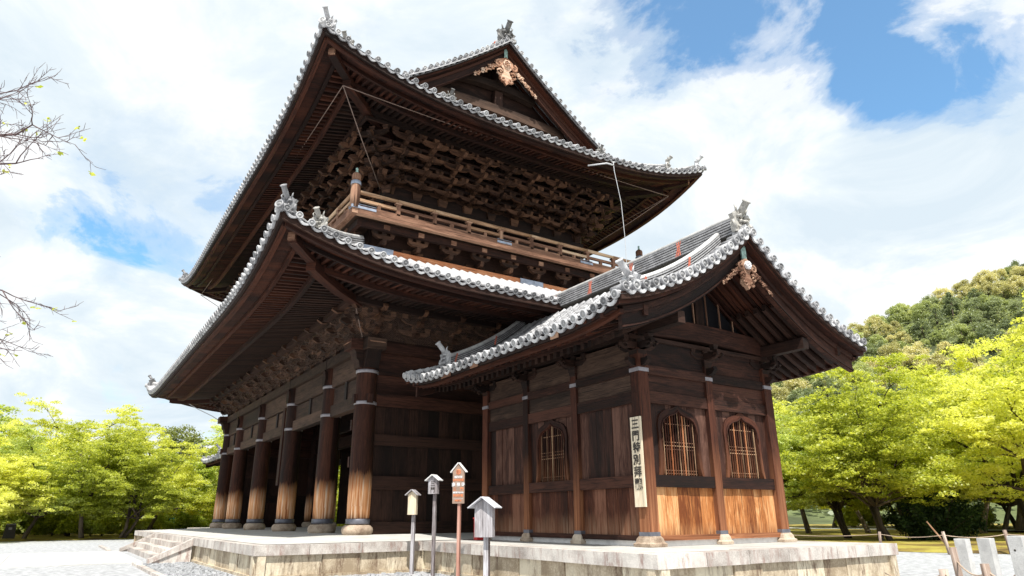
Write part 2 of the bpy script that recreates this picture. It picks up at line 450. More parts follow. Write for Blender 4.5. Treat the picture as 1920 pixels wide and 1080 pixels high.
class MB:
    def __init__(s):
        s.v = []
        s.f = []
        s.uv = []
        s.mi = []
        s.sm = []

    def face(s, idx, uvs=None, mi=0, sm=False):
        s.f.append(tuple(idx))
        s.uv.extend(uvs if uvs else [(s.v[i][0] + s.v[i][1], s.v[i][2]) for i in idx])
        s.mi.append(mi)
        s.sm.append(sm)

    def box(s, c, dims, R=None, mi=0, taper=None):
        """box centred at c, dims along local axes, R 3x3; taper=(sx,sy) shrinks the bottom"""
        c = Vector(c)
        hx, hy, hz = dims[0] / 2, dims[1] / 2, dims[2] / 2
        n = len(s.v)
        P = []
        for iz in (-1, 1):
            tx, ty = taper if (taper and iz < 0) else (1, 1)
            for ix, iy in ((-1, -1), (1, -1), (1, 1), (-1, 1)):
                P.append(Vector((ix * hx * tx, iy * hy * ty, iz * hz)))
        for p in P:
            q = R @ p if R is not None else p
            s.v.append(tuple(c + q))
        L = max(range(3), key=lambda i: dims[i])
        off = (random.random() * 9, random.random() * 60)
        for idx, nax in (((0, 3, 2, 1), 2), ((4, 5, 6, 7), 2), ((0, 1, 5, 4), 1), ((2, 3, 7, 6), 1), ((1, 2, 6, 5), 0), ((3, 0, 4, 7), 0)):
            ax = [a for a in range(3) if a != nax]
            if L in ax:
                a, b2 = L, [q for q in ax if q != L][0]
            else:
                a, b2 = ax
            s.face([n + i for i in idx], [(P[i][a] + off[0], P[i][b2] + off[1] + nax * 3.3) for i in idx], mi)

    def b2(s, lo, hi, mi=0):
        s.box([(a + b) / 2 for a, b in zip(lo, hi)], [abs(b - a) for a, b in zip(lo, hi)], None, mi)

    def beam(s, p0, p1, w, h, up=(0, 0, 1), mi=0):
        p0 = Vector(p0)
        p1 = Vector(p1)
        x = (p1 - p0)
        L = x.length
        x.normalize()
        y = Vector(up).cross(x).normalized()
        z = x.cross(y)
        R = Matrix((x, y, z)).transposed()
        s.box((p0 + p1) / 2, (L, w, h), R, mi)

    def sweep(s, path, sec, side, up=(0, 0, 1), mi=0, closed=True, sm=False, caps=True):
        """sec: list of (a,b) -> side*a + up*b; side may be a list per point"""
        n = len(s.v)
        k = len(sec)
        off = (random.random() * 9, random.random() * 60)
        acc = 0.0
        us = []
        for i, p in enumerate(path):
            p = Vector(p)
            if i:
                acc += (p - Vector(path[i - 1])).length
            us.append(acc)
            sd = Vector(side[i]) if isinstance(side, list) else Vector(side)
            upv = Vector(up[i]) if isinstance(up, list) else Vector(up)
            for a, b in sec:
                s.v.append(tuple(p + sd * a + upv * b))
        vs = [0.0]
        for j in range(k):
            a = sec[j]
            b = sec[(j + 1) % k]
            vs.append(vs[-1] + math.hypot(a[0] - b[0], a[1] - b[1]))
        for i in range(len(path) - 1):
            for j in range(k if closed else k - 1):
                j2 = (j + 1) % k
                s.face((n + i * k + j, n + (i + 1) * k + j, n + (i + 1) * k + j2, n + i * k + j2),
                       [(us[i] + off[0], vs[j] + off[1]), (us[i + 1] + off[0], vs[j] + off[1]),
                        (us[i + 1] + off[0], vs[j + 1] + off[1]), (us[i] + off[0], vs[j + 1] + off[1])], mi, sm)
        if closed and caps:
            s.face([n + j for j in range(k)], None, mi)
            m0 = n + (len(path) - 1) * k
            s.face([m0 + j for j in reversed(range(k))], None, mi)

    def tube(s, path, radii, seg=8, mi=0, caps=True, sm=True):
        path = [Vector(p) for p in path]
        if isinstance(radii, (int, float)):
            radii = [radii] * len(path)
        n = len(s.v)
        ref = Vector((0, 0, 1))
        d0 = (path[-1] - path[0]).normalized()
        if abs(d0.dot(ref)) > 0.9:
            ref = Vector((1, 0, 0))
        off = (random.random() * 9, random.random() * 60)
        acc = 0
        us = []
        for i, p in enumerate(path):
            a = path[max(0, i - 1)]
            b = path[min(len(path) - 1, i + 1)]
            if i:
                acc += (p - path[i - 1]).length
            us.append(acc)
            d = (b - a).normalized()
            x = ref.cross(d).normalized()
            y = d.cross(x)
            for j in range(seg):
                t = 2 * PI * j / seg
                s.v.append(tuple(p + (x * math.cos(t) + y * math.sin(t)) * radii[i]))
        for i in range(len(path) - 1):
            r = max(radii[i], 0.01)
            for j in range(seg):
                j2 = (j + 1) % seg
                v0 = 2 * PI * r * j / seg + off[1]
                v1 = 2 * PI * r * (j + 1) / seg + off[1]
                s.face((n + i * seg + j, n + i * seg + j2, n + (i + 1) * seg + j2, n + (i + 1) * seg + j),
                       [(us[i] + off[0], v0), (us[i] + off[0], v1), (us[i + 1] + off[0], v1), (us[i + 1] + off[0], v0)], mi, sm)
        if caps:
            s.face([n + j for j in reversed(range(seg))], None, mi)
            m0 = n + (len(path) - 1) * seg
            s.face([m0 + j for j in range(seg)], None, mi)

    def lathe(s, c, prof, seg=16, mi=0, sm=True, axis=None):
        """prof list of (r,z) going up; optional square section when seg==4"""
        c = Vector(c)
        n = len(s.v)
        off = (random.random() * 9, random.random() * 60)
        ph = PI / 4 if seg == 4 else 0
        A = axis if axis is not None else Matrix.Identity(3)
        for r, z in prof:
            for j in range(seg):
                t = 2 * PI * j / seg + ph
                s.v.append(tuple(c + A @ Vector((r * math.cos(t), r * math.sin(t), z))))
        for i in range(len(prof) - 1):
            rr = max(prof[i][0], prof[i + 1][0], 0.01)
            for j in range(seg):
                j2 = (j + 1) % seg
                v0, v1 = 2 * PI * rr * j / seg + off[1], 2 * PI * rr * (j + 1) / seg + off[1]
                u0, u1 = prof[i][1] + off[0], prof[i + 1][1] + off[0]
                s.face((n + i * seg + j, n + i * seg + j2, n + (i + 1) * seg + j2, n + (i + 1) * seg + j), [(u0, v0), (u0, v1), (u1, v1), (u1, v0)], mi, sm and seg > 4)
        s.face([n + j for j in reversed(range(seg))], None, mi)
        m0 = n + (len(prof) - 1) * seg
        s.face([m0 + j for j in range(seg)], None, mi)

    def prism(s, outline, o, ax, ay, an, th, mi=0, sm=False, vert=False):
        """outline 2d (a,b) -> o + ax*a + ay*b, extruded th along an (centred)"""
        o, ax, ay, an = Vector(o), Vector(ax), Vector(ay), Vector(an)
        n = len(s.v)
        k = len(outline)
        off = random.random() * 60
        for sgn in (-0.5, 0.5):
            for a, b in outline:
                s.v.append(tuple(o + ax * a + ay * b + an * (th * sgn)))
        uvo = [(b, a + off) if vert else (a, b + off) for a, b in outline]
        s.face([n + j for j in reversed(range(k))], [uvo[j] for j in reversed(range(k))], mi)
        s.face([n + k + j for j in range(k)], list(uvo), mi)
        for j in range(k):
            j2 = (j + 1) % k
            s.face((n + j, n + j2, n + k + j2, n + k + j), [(outline[j][0], off), (outline[j2][0], off + .1), (outline[j2][0], off + th), (outline[j][0], off + th)], mi, sm)

    def grid(s, rows, mi=0, sm=True, uvs=None):
        n = len(s.v)
        k = len(rows[0])
        for r in rows:
            for p in r:
                s.v.append(tuple(p))
        for i in range(len(rows) - 1):
            for j in range(k - 1):
                q = (n + i * k + j, n + i * k + j + 1, n + (i + 1) * k + j + 1, n + (i + 1) * k + j)
                u = None
                if uvs:
                    u = [uvs[i][j], uvs[i][j + 1], uvs[i + 1][j + 1], uvs[i + 1][j]]
                s.face(q, u, mi, sm)

    def mesh(s, name, mats, org=(0, 0, 0)):
        me = bpy.data.meshes.new(name)
        if s.v:
            v = np.array(s.v, dtype=np.float64) - np.array(tuple(org))
            me.from_pydata(v.tolist(), [], s.f)
            uvl = me.uv_layers.new(name="UVMap")
            uvl.data.foreach_set('uv', np.array(s.uv, dtype=np.float32).ravel())
            me.polygons.foreach_set('material_index', s.mi)
            me.polygons.foreach_set('use_smooth', s.sm)
        for m in (mats if isinstance(mats, (list, tuple)) else [mats]):
            me.materials.append(m)
        me.update()
        return me


def wl(o):
    return LOC.get(o.name, Vector((0, 0, 0))) if o else Vector((0, 0, 0))


def tag(o, label=None, cat=None, group=None, kind=None):
    if label:
        o['label'] = label
    if cat:
        o['category'] = cat
    if group:
        o['group'] = group
    if kind:
        o['kind'] = kind
    return o


def thing(name, loc, label, cat, group=None):
    o = bpy.data.objects.new(name, None)
    COL.objects.link(o)
    o.location = loc
    LOC[o.name] = Vector(loc)
    return tag(o, label, cat, group)


def part(name, mb, mats, parent, label=None, kind=None):
    org = wl(parent)
    me = mb.mesh(name, mats, org)
    o = bpy.data.objects.new(name, me)
    COL.objects.link(o)
    if parent is not None:
        o.parent = parent
    LOC[o.name] = org
    return tag(o, label, None, None, kind)


def top(name, mb, mats, loc, label, cat, group=None, kind=None):
    me = mb.mesh(name, mats, loc)
    o = bpy.data.objects.new(name, me)
    COL.objects.link(o)
    o.location = loc
    LOC[o.name] = Vector(loc)
    return tag(o, label, cat, group, kind)


def piece(name, me, mw, parent):
    o = bpy.data.objects.new(name, me)
    COL.objects.link(o)
    o.parent = parent
    o.matrix_local = Matrix.Translation(-wl(parent)) @ mw
    return o


def frame(x, up=(0, 0, 1), loc=(0, 0, 0), sc=(1, 1, 1)):
    x = Vector(x).normalized()
    y = Vector(up).cross(x).normalized()
    z = x.cross(y)
    m = Matrix((x, y, z)).transposed().to_4x4()
    return Matrix.Translation(Vector(loc)) @ m @ Matrix.Diagonal((sc[0], sc[1], sc[2], 1))


def join_mb(dst, me_mb, mw):
    """append a small MB under a matrix"""
    n = len(dst.v)
    for p in me_mb.v:
        dst.v.append(tuple(mw @ Vector(p)))
    dst.f.extend([tuple(n + i for i in f) for f in me_mb.f])
    dst.uv.extend(me_mb.uv)
    dst.mi.extend(me_mb.mi)
    dst.sm.extend(me_mb.sm)


# ------------------------------------------------------------------ shared pieces
def barrel_mb(r=0.092, L=0.42):
    """round eave tile: barrel along -x, moulded disc at x=0"""
    m = MB()
    I = Matrix(((0, 0, 1), (1, 0, 0), (0, 1, 0)))
    m.lathe((0, 0, 0), [(r * 0.93, -L), (r * 0.93, -0.10), (r * 0.86, -0.095), (r, -0.06), (r * 1.08, -0.04), (r * 1.12, 0), (r * 1.0, 0.012), (r * 0.78, 0.004),
                        (r * 0.74, -0.012), (r * 0.45, -0.012), (r * 0.40, 0.006), (r * 0.12, 0.010)], 14, axis=I)
    for i, f in enumerate(m.f):
        if all(math.hypot(m.v[j][1], m.v[j][2]) < r * 0.80 and m.v[j][0] > -.02 for j in f):
            m.mi[i] = 1
    return m


def pan_mb(p, L=0.40):
    """pan tile hanging between two round tiles, with a turned-down lip"""
    m = MB()
    ys = [-p / 2 * 0.98 + p * 0.98 * i / 8 for i in range(9)]
    z = lambda y: -0.075 * math.cos(PI * y / p)
    rows = [[(-L, y, z(y) + .02) for y in ys], [(-0.03, y, z(y)) for y in ys], [(0, y, z(y)) for y in ys],
            [(0.004, y, z(y) - 0.055 - 0.02 * math.cos(PI * y / p)) for y in ys], [(-0.03, y, z(y) - 0.055 - 0.02 * math.cos(PI * y / p)) for y in ys],
            [(-L, y, z(y) - 0.04) for y in ys]]
    m.grid([list(reversed(r)) for r in rows], 0, False)
    return m


def ornament_mb(big=1.0, stem=0.42):
    """ridge-end ornament facing +x: plate, fins, brow lumps, and a cylinder rising outwards"""
    m = MB()
    out = [(-.30, -.28), (-.34, -.05), (-.30, .10), (-.38, .22), (-.27, .24), (-.20, .34), (-.10, .36), (0, .44), (.10, .36), (.20, .34), (.27, .24), (.38, .22), (.30, .10), (.34, -.05), (.30, -.28), (.12, -.22), (0, -.16), (-.12, -.22)]
    m.prism(out, (0, 0, 0), (0, 1, 0), (0, 0, 1), (1, 0, 0), 0.13)
    for sy in (-1, 1):
        m.tube([(0.08, sy * .05, .14), (0.14, sy * .14, .19), (0.10, sy * .24, .15)], [.045, .05, .03], 6)
        m.tube([(0.07, sy * .10, .04), (0.13, sy * .11, .03), (0.07, sy * .13, .01)], [.05, .055, .03], 6)
        m.tube([(0.03, sy * .24, -.18), (0.09, sy * .34, -.10), (0.05, sy * .36, .02), (0.03, sy * .28, .05)], [.05, .05, .045, .02], 6)
        m.tube([(0.05, sy * .17, .30), (0.08, sy * .22, .42), (0.02, sy * .20, .52)], [.035, .028, .01], 6)
    m.tube([(0.05, 0, .06), (0.20, 0, 0.0), (0.16, 0, -.10)], [.05, .06, .03], 6)
    for k in range(5):
        m.tube([(0.06, -.16 + .08 * k, -.08), (0.12, -.16 + .08 * k, -.13), (0.07, -.16 + .08 * k, -.19)], [.03, .035, .02], 5)
    # stem: thick tile cylinder rising outward
    I = frame((0.68, 0, 0.73), (0, 1, 0), (0, 0, 0)).to_3x3()
    A = I @ Matrix(((0, 0, 1), (1, 0, 0), (0, 1, 0)))
    if stem:
        m.lathe((0.0, 0, .26), [(.095, 0), (.10, stem * .55), (.095, stem * .9), (.118, stem * .92), (.125, stem), (.095, stem + .008), (.09, stem - .012), (.05, stem - .01), (.045, stem + .006)], 14, axis=A)
    for i, p in enumerate(m.v):
        m.v[i] = (p[0] * big, p[1] * big, p[2] * big)
    return m


ME_BARREL = barrel_mb().mesh("eave_tile", [MTILE, MFACE])
ME_ORN = ornament_mb().mesh("ridge_ornament", MONI)
ME_ORN_S = ornament_mb(1.0, 0.56).mesh("ridge_ornament", MTILE)
_m = MB()
_m.box((0.5, 0, 0), (1, 1, 1))
ME_UNIT = {}


def unit(mat):
    """unit box x:0..1, y,z centred; UVs in unit space are re-scaled by variants per size"""
    if mat.name not in ME_UNIT:
        b = MB()
        b.box((0.5, 0, 0), (1, 1, 1))
        ME_UNIT[mat.name] = b.mesh("rafter", mat)
    return ME_UNIT[mat.name]


def rafter_mesh(L, w, h, mat, name="rafter"):
    b = MB()
    b.box((L / 2, 0, 0), (L, w, h))
    return b.mesh(name, mat)


# ------------------------------------------------------------------ roof engine
class Roof:
    def __init__(s, x0, x1, y0, y1, z0, a, c, Lf, smax, sverge=None, soff=0.28, sslope=0.15, lr=8.5):
        s.x0, s.x1, s.y0, s.y1, s.z0, s.a, s.c, s.Lf = x0, x1, y0, y1, z0, a, c, Lf
        s.smax, s.sv = smax, sverge if sverge is not None else 1e9
        s.soff, s.ssl, s.lr = soff, sslope, lr

    def ln(s, k):
        return (s.x1 - s.x0) if k in (0, 2) else (s.y1 - s.y0)

    def xy(s, k, u, t):
        if k == 0:
            return s.x0 + u, s.y0 + t
        if k == 1:
            return s.x1 - t, s.y0 + u
        if k == 2:
            return s.x1 - u, s.y1 - t
        return s.x0 + t, s.y1 - u

    def inw(s, k):
        return (Vector((0, 1, 0)), Vector((-1, 0, 0)), Vector((0, -1, 0)), Vector((1, 0, 0)))[k]

    def along(s, k):
        return (Vector((1, 0, 0)), Vector((0, 1, 0)), Vector((-1, 0, 0)), Vector((0, -1, 0)))[k]

    def lift(s, k, u, t):
        d = max(0, min(u, s.ln(k) - u))
        return s.Lf * max(0, 1 - d / s.lr) ** 3 * max(0, 1 - t / 5.5) ** 2

    def P(s, k, u, t, dz=0):
        x, y = s.xy(k, u, t)
        return Vector((x, y, s.z0 + s.a * t + s.c * t * t + s.lift(k, u, t) + dz))

    def S(s, k, u, t, dz=0):
        """soffit surface"""
        x, y = s.xy(k, u, t)
        d = max(0, min(u, s.ln(k) - u))
        lf = s.Lf * max(0, 1 - d / s.lr) ** 3 * max(0, 1 - t / 9.0)
        return Vector((x, y, s.z0 - s.soff + s.ssl * t + lf + dz))

    def surface(s, mb, kmax, dz=-0.05):
        for k in range(4):
            L = s.ln(k)
            sm = kmax[k % 2]
            n = 10
            rows = []
            for i in range(n + 1):
                t = sm * i / n
                e = min(t, s.sv)
                rows.append([s.P(k, e + (L - 2 * e) * j / 40, t, dz) for j in range(41)])
            mb.grid(rows)

    def rows(s, k, pitch, mb, smx, r=0.092, seg=10, dz=0.0, lo=None, hi=None):
        L = s.ln(k)
        n = int(round(L / pitch))
        al = s.along(k)
        sec = [(r * math.cos(q), r * math.sin(q)) for q in [PI, PI * .75, PI * .5, PI * .25, 0]]
        for i in range(n):
            u = (i + 0.5) * L / n
            if lo is not None and not (lo <= u <= hi):
                continue
            d = min(u, L - u)
            sm = smx if d >= s.sv else min(smx, d)
            sm = sm if d < s.sv else smx
            if sm < 0.3:
                continue
            path = [s.P(k, u, sm * j / seg, dz) for j in range(seg + 1)]
            mb.sweep(path, sec, al, closed=False, sm=True)


def eave_tiles(R, k, pitch, parent, me_pan, stuff=None, near=None, lo=-1, hi=1e9, scale=1.0):
    """round tile ends and pan lips along one eave; near(u)->True makes separate objects"""
    L = R.ln(k)
    n = int(round(L / pitch))
    out = -R.inw(k)
    for i in range(n):
        u = (i + 0.5) * L / n
        if not (lo <= u <= hi):
            continue
        p = R.P(k, u, 0.0)
        q = R.P(k, u, 0.4)
        dx = (p - q)
        mw = frame(dx, (0, 0, 1), p + Vector((0, 0, 0.0)) + dx.normalized() * 0.06 + Vector((random.uniform(-.006, .006), random.uniform(-.006, .006), random.uniform(-.006, .006))), (1, scale, scale))
        u2 = u + 0.5 * L / n
        p2 = R.P(k, min(u2, L - .02), 0.0, -0.03)
        q2 = R.P(k, min(u2, L - .02), 0.4, -0.03)
        # lip follows the slope of the eave
        a2 = R.P(k, min(u2 + .15, L), 0) - R.P(k, max(u2 - .15, 0), 0)
        x = (p2 - q2).normalized()
        y = a2.normalized()
        y = (y - x * y.dot(x)).normalized()
        z = x.cross(y)
        mw2 = Matrix.Translation(p2 + x * 0.03) @ Matrix((x, y, z)).transposed().to_4x4()
        if near is None or near(u):
            piece("eave_tile", ME_BARREL, mw, parent)
            if i < n - 1:
                piece("pan_tile", me_pan, mw2, parent)
        else:
            join_mb(stuff, BARREL_LO, mw)
            if i < n - 1:
                join_mb(stuff, PAN_LO, mw2)


BARREL_LO = MB()
BARREL_LO.lathe((0, 0, 0), [(.088, -.35), (.088, -.05), (.103, -.03), (.103, 0), (.075, .004), (.07, -.012), (.01, -.012)], 10, axis=Matrix(((0, 0, 1), (1, 0, 0), (0, 1, 0))))
PAN_LO = pan_mb(0.35)


def stacked_ridge(mb, path, side, h=0.42, w=0.34, n=5, cap=0.11, upv=(0, 0, 1)):
    """courses of flat tiles with shadow gaps and a round capping"""
    dh = h / n
    for i in range(n):
        ww = w * (1 - 0.055 * i) * (1.0 if i % 2 == 0 else 0.97)
        b = i * dh
        mb.sweep(path, [(-ww / 2, b + .017), (ww / 2, b + .017), (ww / 2, b + dh - .017), (-ww / 2, b + dh - .017)], side, upv)
        wi = ww - .07
        mb.sweep(path, [(-wi / 2, b - .019), (wi / 2, b - .019), (wi / 2, b + .019), (-wi / 2, b + .019)], side, upv, mi=1)
    sec = [(cap * math.cos(q), h - .01 + cap * math.sin(q)) for q in [0, PI * .2, PI * .4, PI * .6, PI * .8, PI]]
    mb.sweep(path, list(sec), side, upv, sm=True, mi=2)


def ogee_outline(w, h, n=7):
    """bell-shaped (katomado) opening, half widths from sill to tip"""
    pts = [(0.50, 0.0), (0.478, 0.12), (0.465, 0.33), (0.468, 0.55), (0.475, 0.68), (0.455, 0.78), (0.405, 0.855), (0.32, 0.905), (0.215, 0.935), (0.12, 0.955), (0.05, 0.985), (0.0, 1.025)]
    return [(a * w, b * h) for a, b in pts]


def half_to_full(pts):
    return [(-a, b) for a, b in pts] + [(a, b) for a, b in reversed(pts[:-1])]


def hgt(pts, y):
    """height of the opening at half-width y"""
    y = abs(y)
    best = 0
    for (a0, b0), (a1, b1) in zip(pts[3:], pts[4:]):
        if (a0 - y) * (a1 - y) <= 0 and a0 != a1:
            best = max(best, b0 + (b1 - b0) * (a0 - y) / (a0 - a1))
    return best


# ------------------------------------------------------------------ setting
GZ = -0.78
m = MB()
N = 60
xs = [-900 + 1800 * (i / N) for i in range(N + 1)]
m.grid([[(x, y, GZ) for x in xs] for y in [-900 + 1800 * (j / N) for j in range(N + 1)]], uvs=None)
g = top("gravel_ground", m, MGRAV, (0, 0, 0), "pale grey raked gravel spread around the stone platform", "ground", kind='structure')
# moss lawn on the right, under the maples
m = MB()
edge = []
for i in range(91):
    x = -160 + 2.8 * i
    edge.append((x, 17.4 + 0.46 * max(0, x + 4.3) + 0.22 * math.sin(x * .7) + 0.12 * math.sin(x * 1.9 + 1)))
rows = [[(x, y, GZ + 0.012) for x, y in edge], [(x, y + .25, GZ + 0.09) for x, y in edge]]
for dy in (2, 5, 9, 14, 22, 40, 80, 160):
    rows.append([(x, y + dy, GZ + 0.12 + 0.06 * math.sin(x * .3 + dy)) for x, y in edge])
m.grid([list(r) for r in rows])
top("moss_lawn", m, MMOSS, (0, 0, 0), "mossy lawn with brown leaf litter under the maples on the right", "moss", kind='structure')
m = MB()
edge = [(-47.5 - 0.12 * (y + 20) + .4 * math.sin(y * .6), y) for y in [-70 + 3 * i for i in range(60)]]
rows = [[(x, y, GZ + 0.012) for x, y in edge], [(x - .2, y, GZ + 0.08) for x, y in edge]] + [[(x - d, y, GZ + 0.1) for x, y in edge] for d in (3, 10, 30, 90)]
m.grid(rows)
top("moss_lawn", m, MMOSS, (0, 0, 0), "mossy ground beneath the row of maples on the left", "moss", kind='structure')
# pale path through the trees
m = MB()
m.grid([[(x, 52 + .05 * x, GZ + .20), (x, 57 + .05 * x, GZ + .20)] for x in range(-140, 40, 10)])
top("garden_path", m, MPATH, (0, 0, 0), "pale gravel path running behind the first row of maples", "path", kind='structure')
# paved approach to the steps
m = MB()
for i in range(9):
    y1 = -8.12 - i * 4.0
    for (a, b) in ((-26.2, -23.0), (-22.99, -19.3), (-19.29, -15.8)):
        m.b2((a, y1 - 3.985, GZ - .05), (b, y1, GZ + .035))
top("paved_path", m, MPATH, (0, 0, 0), "pale stone paved approach leading to the temple steps", "path", kind='structure')
# kerb of the drip gutter
drip = thing("gutter_kerb", (-6, -8, GZ), "low stone kerb edging the gravel strip along the platform", "kerb")
def kerb_run(p0, p1, L=1.6):
    p0, p1 = Vector(p0), Vector(p1)
    d = (p1 - p0)
    n = max(1, int(d.length / L))
    for i in range(n):
        b = MB()
        a, c = p0 + d * ((i + .006) / n), p0 + d * ((i + .994) / n)
        b.beam(a, c, .16, .16)
        part("kerb_stone", b, MGRAN, drip)
kerb_run((-15.2, -8.45, GZ), (-4.9, -8.45, GZ))
kerb_run((-4.85, -8.4, GZ), (-4.85, -3.8, GZ))
kerb_run((-33.5, -8.45, GZ), (-26.8, -8.45, GZ))
# pebbles in the drip strip
m = MB()
for i in range(1500):
    x = random.uniform(-15, -5.0); y = random.uniform(-8.3, -6.8)
    if i % 3 == 0:
        x = random.uniform(-6.4, -3.0); y = random.uniform(-6.6, -2.4)
    r = random.uniform(.02, .05)
    m.box((x, y, GZ + r * .4), (r * 2, r * 1.6, r * 1.2), Matrix.Rotation(random.random() * 3, 3, 'Z'))
top("drip_pebbles", m, MGRAV, (0, 0, GZ), "scattered pale pebbles in the drip gutter by the platform", "pebbles", kind='stuff')


# ------------------------------------------------------------------ stone platform
PX0, PX1, PY0, PY1 = -35.33, -6.67, -6.72, 11.48
QX, QY0, QY1 = 2.41, -2.2, 5.45
plat = thing("stone_platform", (-21, 2.3, GZ), "low stone platform with weathered granite coping carrying the whole gate", "platform")
m = MB()
m.b2((PX0 + .12, PY0 + .12, GZ - .2), (PX1 - .12, PY1 - .12, -.24))
m.b2((PX1 - .2, QY0 + .12, GZ - .2), (QX - .12, QY1 - .12, -.241))
m.b2((-46.8, QY0 + .12, GZ - .2), (PX0 + .2, QY1 - .12, -.2405))
part("platform_core", m, MWALLS, plat)
m = MB()   # paving, gently crowned under the columns
def crown(x, y):
    dx = min(x - PX0, PX1 - x, 3.2) / 3.2
    dy = min(y - PY0, PY1 - y, 3.2) / 3.2
    return 0.13 * max(0, min(dx, dy))
gx = sorted(set([PX0 + .3 + (PX1 - PX0 - .6) * i / 30 for i in range(31)]))
gy = [PY0 + .3 + (PY1 - PY0 - .6) * i / 20 for i in range(21)]
m.grid([[(x, y, -.004 + crown(x, y)) for x in gx] for y in gy])
part("platform_paving", m, MFLOOR, plat)
m = MB()
m.b2((PX1 - .29, QY0 + .3, -.2), (QX - .3, QY1 - .3, -.006))
part("platform_paving", m, MFLOOR, plat)
m = MB()
m.b2((-46.6, QY0 + .3, -.2), (PX0 + .29, QY1 - .3, -.006))
part("platform_paving", m, MFLOOR, plat)
def coping(p0, p1, outn, L=1.35):
    """edge slabs along p0->p1, with wall blocks beneath"""
    p0, p1, o = Vector(p0), Vector(p1), Vector(outn)
    d = p1 - p0
    n = max(1, round(d.length / L))
    cuts = [0] + sorted((i + random.uniform(-.18, .18)) / n for i in range(1, n)) + [1]
    R = frame(d).to_3x3()
    for a, b in zip(cuts, cuts[1:]):
        ln = (b - a) * d.length - .014
        mb = MB()
        c = p0 + d * ((a + b) / 2) - o * .24
        mb.box((c.x, c.y, -.12 + random.uniform(-.004, .003)), (ln, .48, .24), R)
        part("coping_slab", mb, MGRAN, plat)
    n = max(1, round(d.length / .95))
    cuts = [0] + sorted((i + random.uniform(-.16, .16)) / n for i in range(1, n)) + [1]
    for i, (a, b) in enumerate(zip(cuts, cuts[1:])):
        ln = (b - a) * d.length - .022
        mb = MB()
        pr = random.uniform(-.012, .012) + (0.02 if i % 4 == 2 else 0)
        c = p0 + d * ((a + b) / 2) - o * (.20 - pr)
        mb.box((c.x, c.y, (GZ + .06 - .243) / 2), (ln, .2, -.243 - GZ - .06), R)
        part("wall_block", mb, MWALLS, plat)
    mb = MB()
    c = (p0 + p1) / 2 - o * .17
    mb.box((c.x, c.y, GZ + .02), (d.length, .28, .10), R)
    part("footing_stone", mb, MWALLS, plat)
coping((PX0, PY0, 0), (-26.6, PY0, 0), (0, -1, 0))
coping((-26.6, PY0, 0), (-15.6, PY0, 0), (0, -1, 0))
coping((-15.6, PY0, 0), (PX1, PY0, 0), (0, -1, 0))
coping((PX1, PY0 + .0, 0), (PX1, QY0, 0), (1, 0, 0))
coping((PX1, QY0, 0), (QX, QY0, 0), (0, -1, 0))
coping((QX, QY0, 0), (QX, QY1, 0), (1, 0, 0))
coping((QX, QY1, 0), (PX1, QY1, 0), (0, 1, 0))
coping((PX1, QY1, 0), (PX1, PY1, 0), (1, 0, 0))
coping((PX1, PY1, 0), (PX0, PY1, 0), (0, 1, 0))
coping((PX0, PY1, 0), (PX0, QY1, 0), (-1, 0, 0))
coping((PX0, QY0, 0), (PX0, PY0, 0), (-1, 0, 0))
coping((-46.9, QY0, 0), (PX0, QY0, 0), (0, -1, 0))
coping((-46.9, QY1, 0), (-46.9, QY0, 0), (-1, 0, 0))
# steps
for i in range(3):
    z1 = -.195 * (i + 1)
    for k in range(6):
        mb = MB()
        xa = -26.2 + k * 10.2 / 6
        mb.b2((xa + .004, PY0 - .34 * (i + 1), GZ - .05), (xa + 10.2 / 6 - .004, PY0 - .34 * i + .004 * i - .002, z1))
        part("step_stone", mb, MGRAN, plat)
for xc in (-26.45, -15.55):
    mb = MB()
    mb.prism([(0, -.02), (0, -.26), (-1.32, GZ - .02), (-1.32, GZ + .14), (-1.2, GZ + .18)], (xc, PY0 - .002, 0), (0, 1, 0), (0, 0, 1), (1, 0, 0), .34)
    mb.prism([(-.0, -.262), (0, GZ), (-1.28, GZ)], (xc, PY0 - .004, 0), (0, 1, 0), (0, 0, 1), (1, 0, 0), .22)
    part("stair_cheek", mb, MGRAN, plat)


# ------------------------------------------------------------------ main gate
GX = [-10.14, -13.60, -18.46, -23.50, -28.38, -31.86]
GY = [-2.82, 2.38, 7.58]
gate = thing("temple_gate", (-21, 2.38, 0), "huge two-storey dark timber temple gate with sweeping tiled roofs", "temple gate")
ZF = 0.125
# pillars
pm = MB()
prof = [(.345, .36), (.365, .9), (.368, 2.2), (.362, 3.6), (.352, 5.2), (.345, 6.35)]
pm.lathe((0, 0, 0), prof, 28)
ME_PIL = pm.mesh("pillar", MPIL)
bm_ = MB()
bm_.lathe((0, 0, 0), [(.40, 0), (.455, .03), (.49, .10), (.495, .17), (.47, .24), (.42, .29), (.39, .31)], 28)
ME_BASE = bm_.mesh("stone_base", MSTB)
def band_mb(r, h=.10):
    b = MB()
    b.lathe((0, 0, 0), [(r, 0), (r + .012, .01), (r + .012, h - .01), (r, h)], 28)
    return b
ME_BAND = band_mb(.370, .11).mesh("metal_band", MMET)
ME_BANDL = band_mb(.369, .16).mesh("metal_band", MBAND)
for iy, y in enumerate(GY):
    for ix, x in enumerate(GX):
        p = piece("pillar", ME_PIL, Matrix.Translation((x, y, ZF - .05)), gate)
        LOC[p.name] = Vector((x, y, ZF - .05))
        piece("stone_base", ME_BASE, Matrix.Translation((x, y, ZF - .02)), p)
        if iy == 0 or ix == 0:
            for z in (4.19, 5.25):
                piece("metal_band", ME_BAND, Matrix.Translation((x, y, z)), p)
            piece("metal_band", ME_BANDL, Matrix.Translation((x, y, .44)), p)
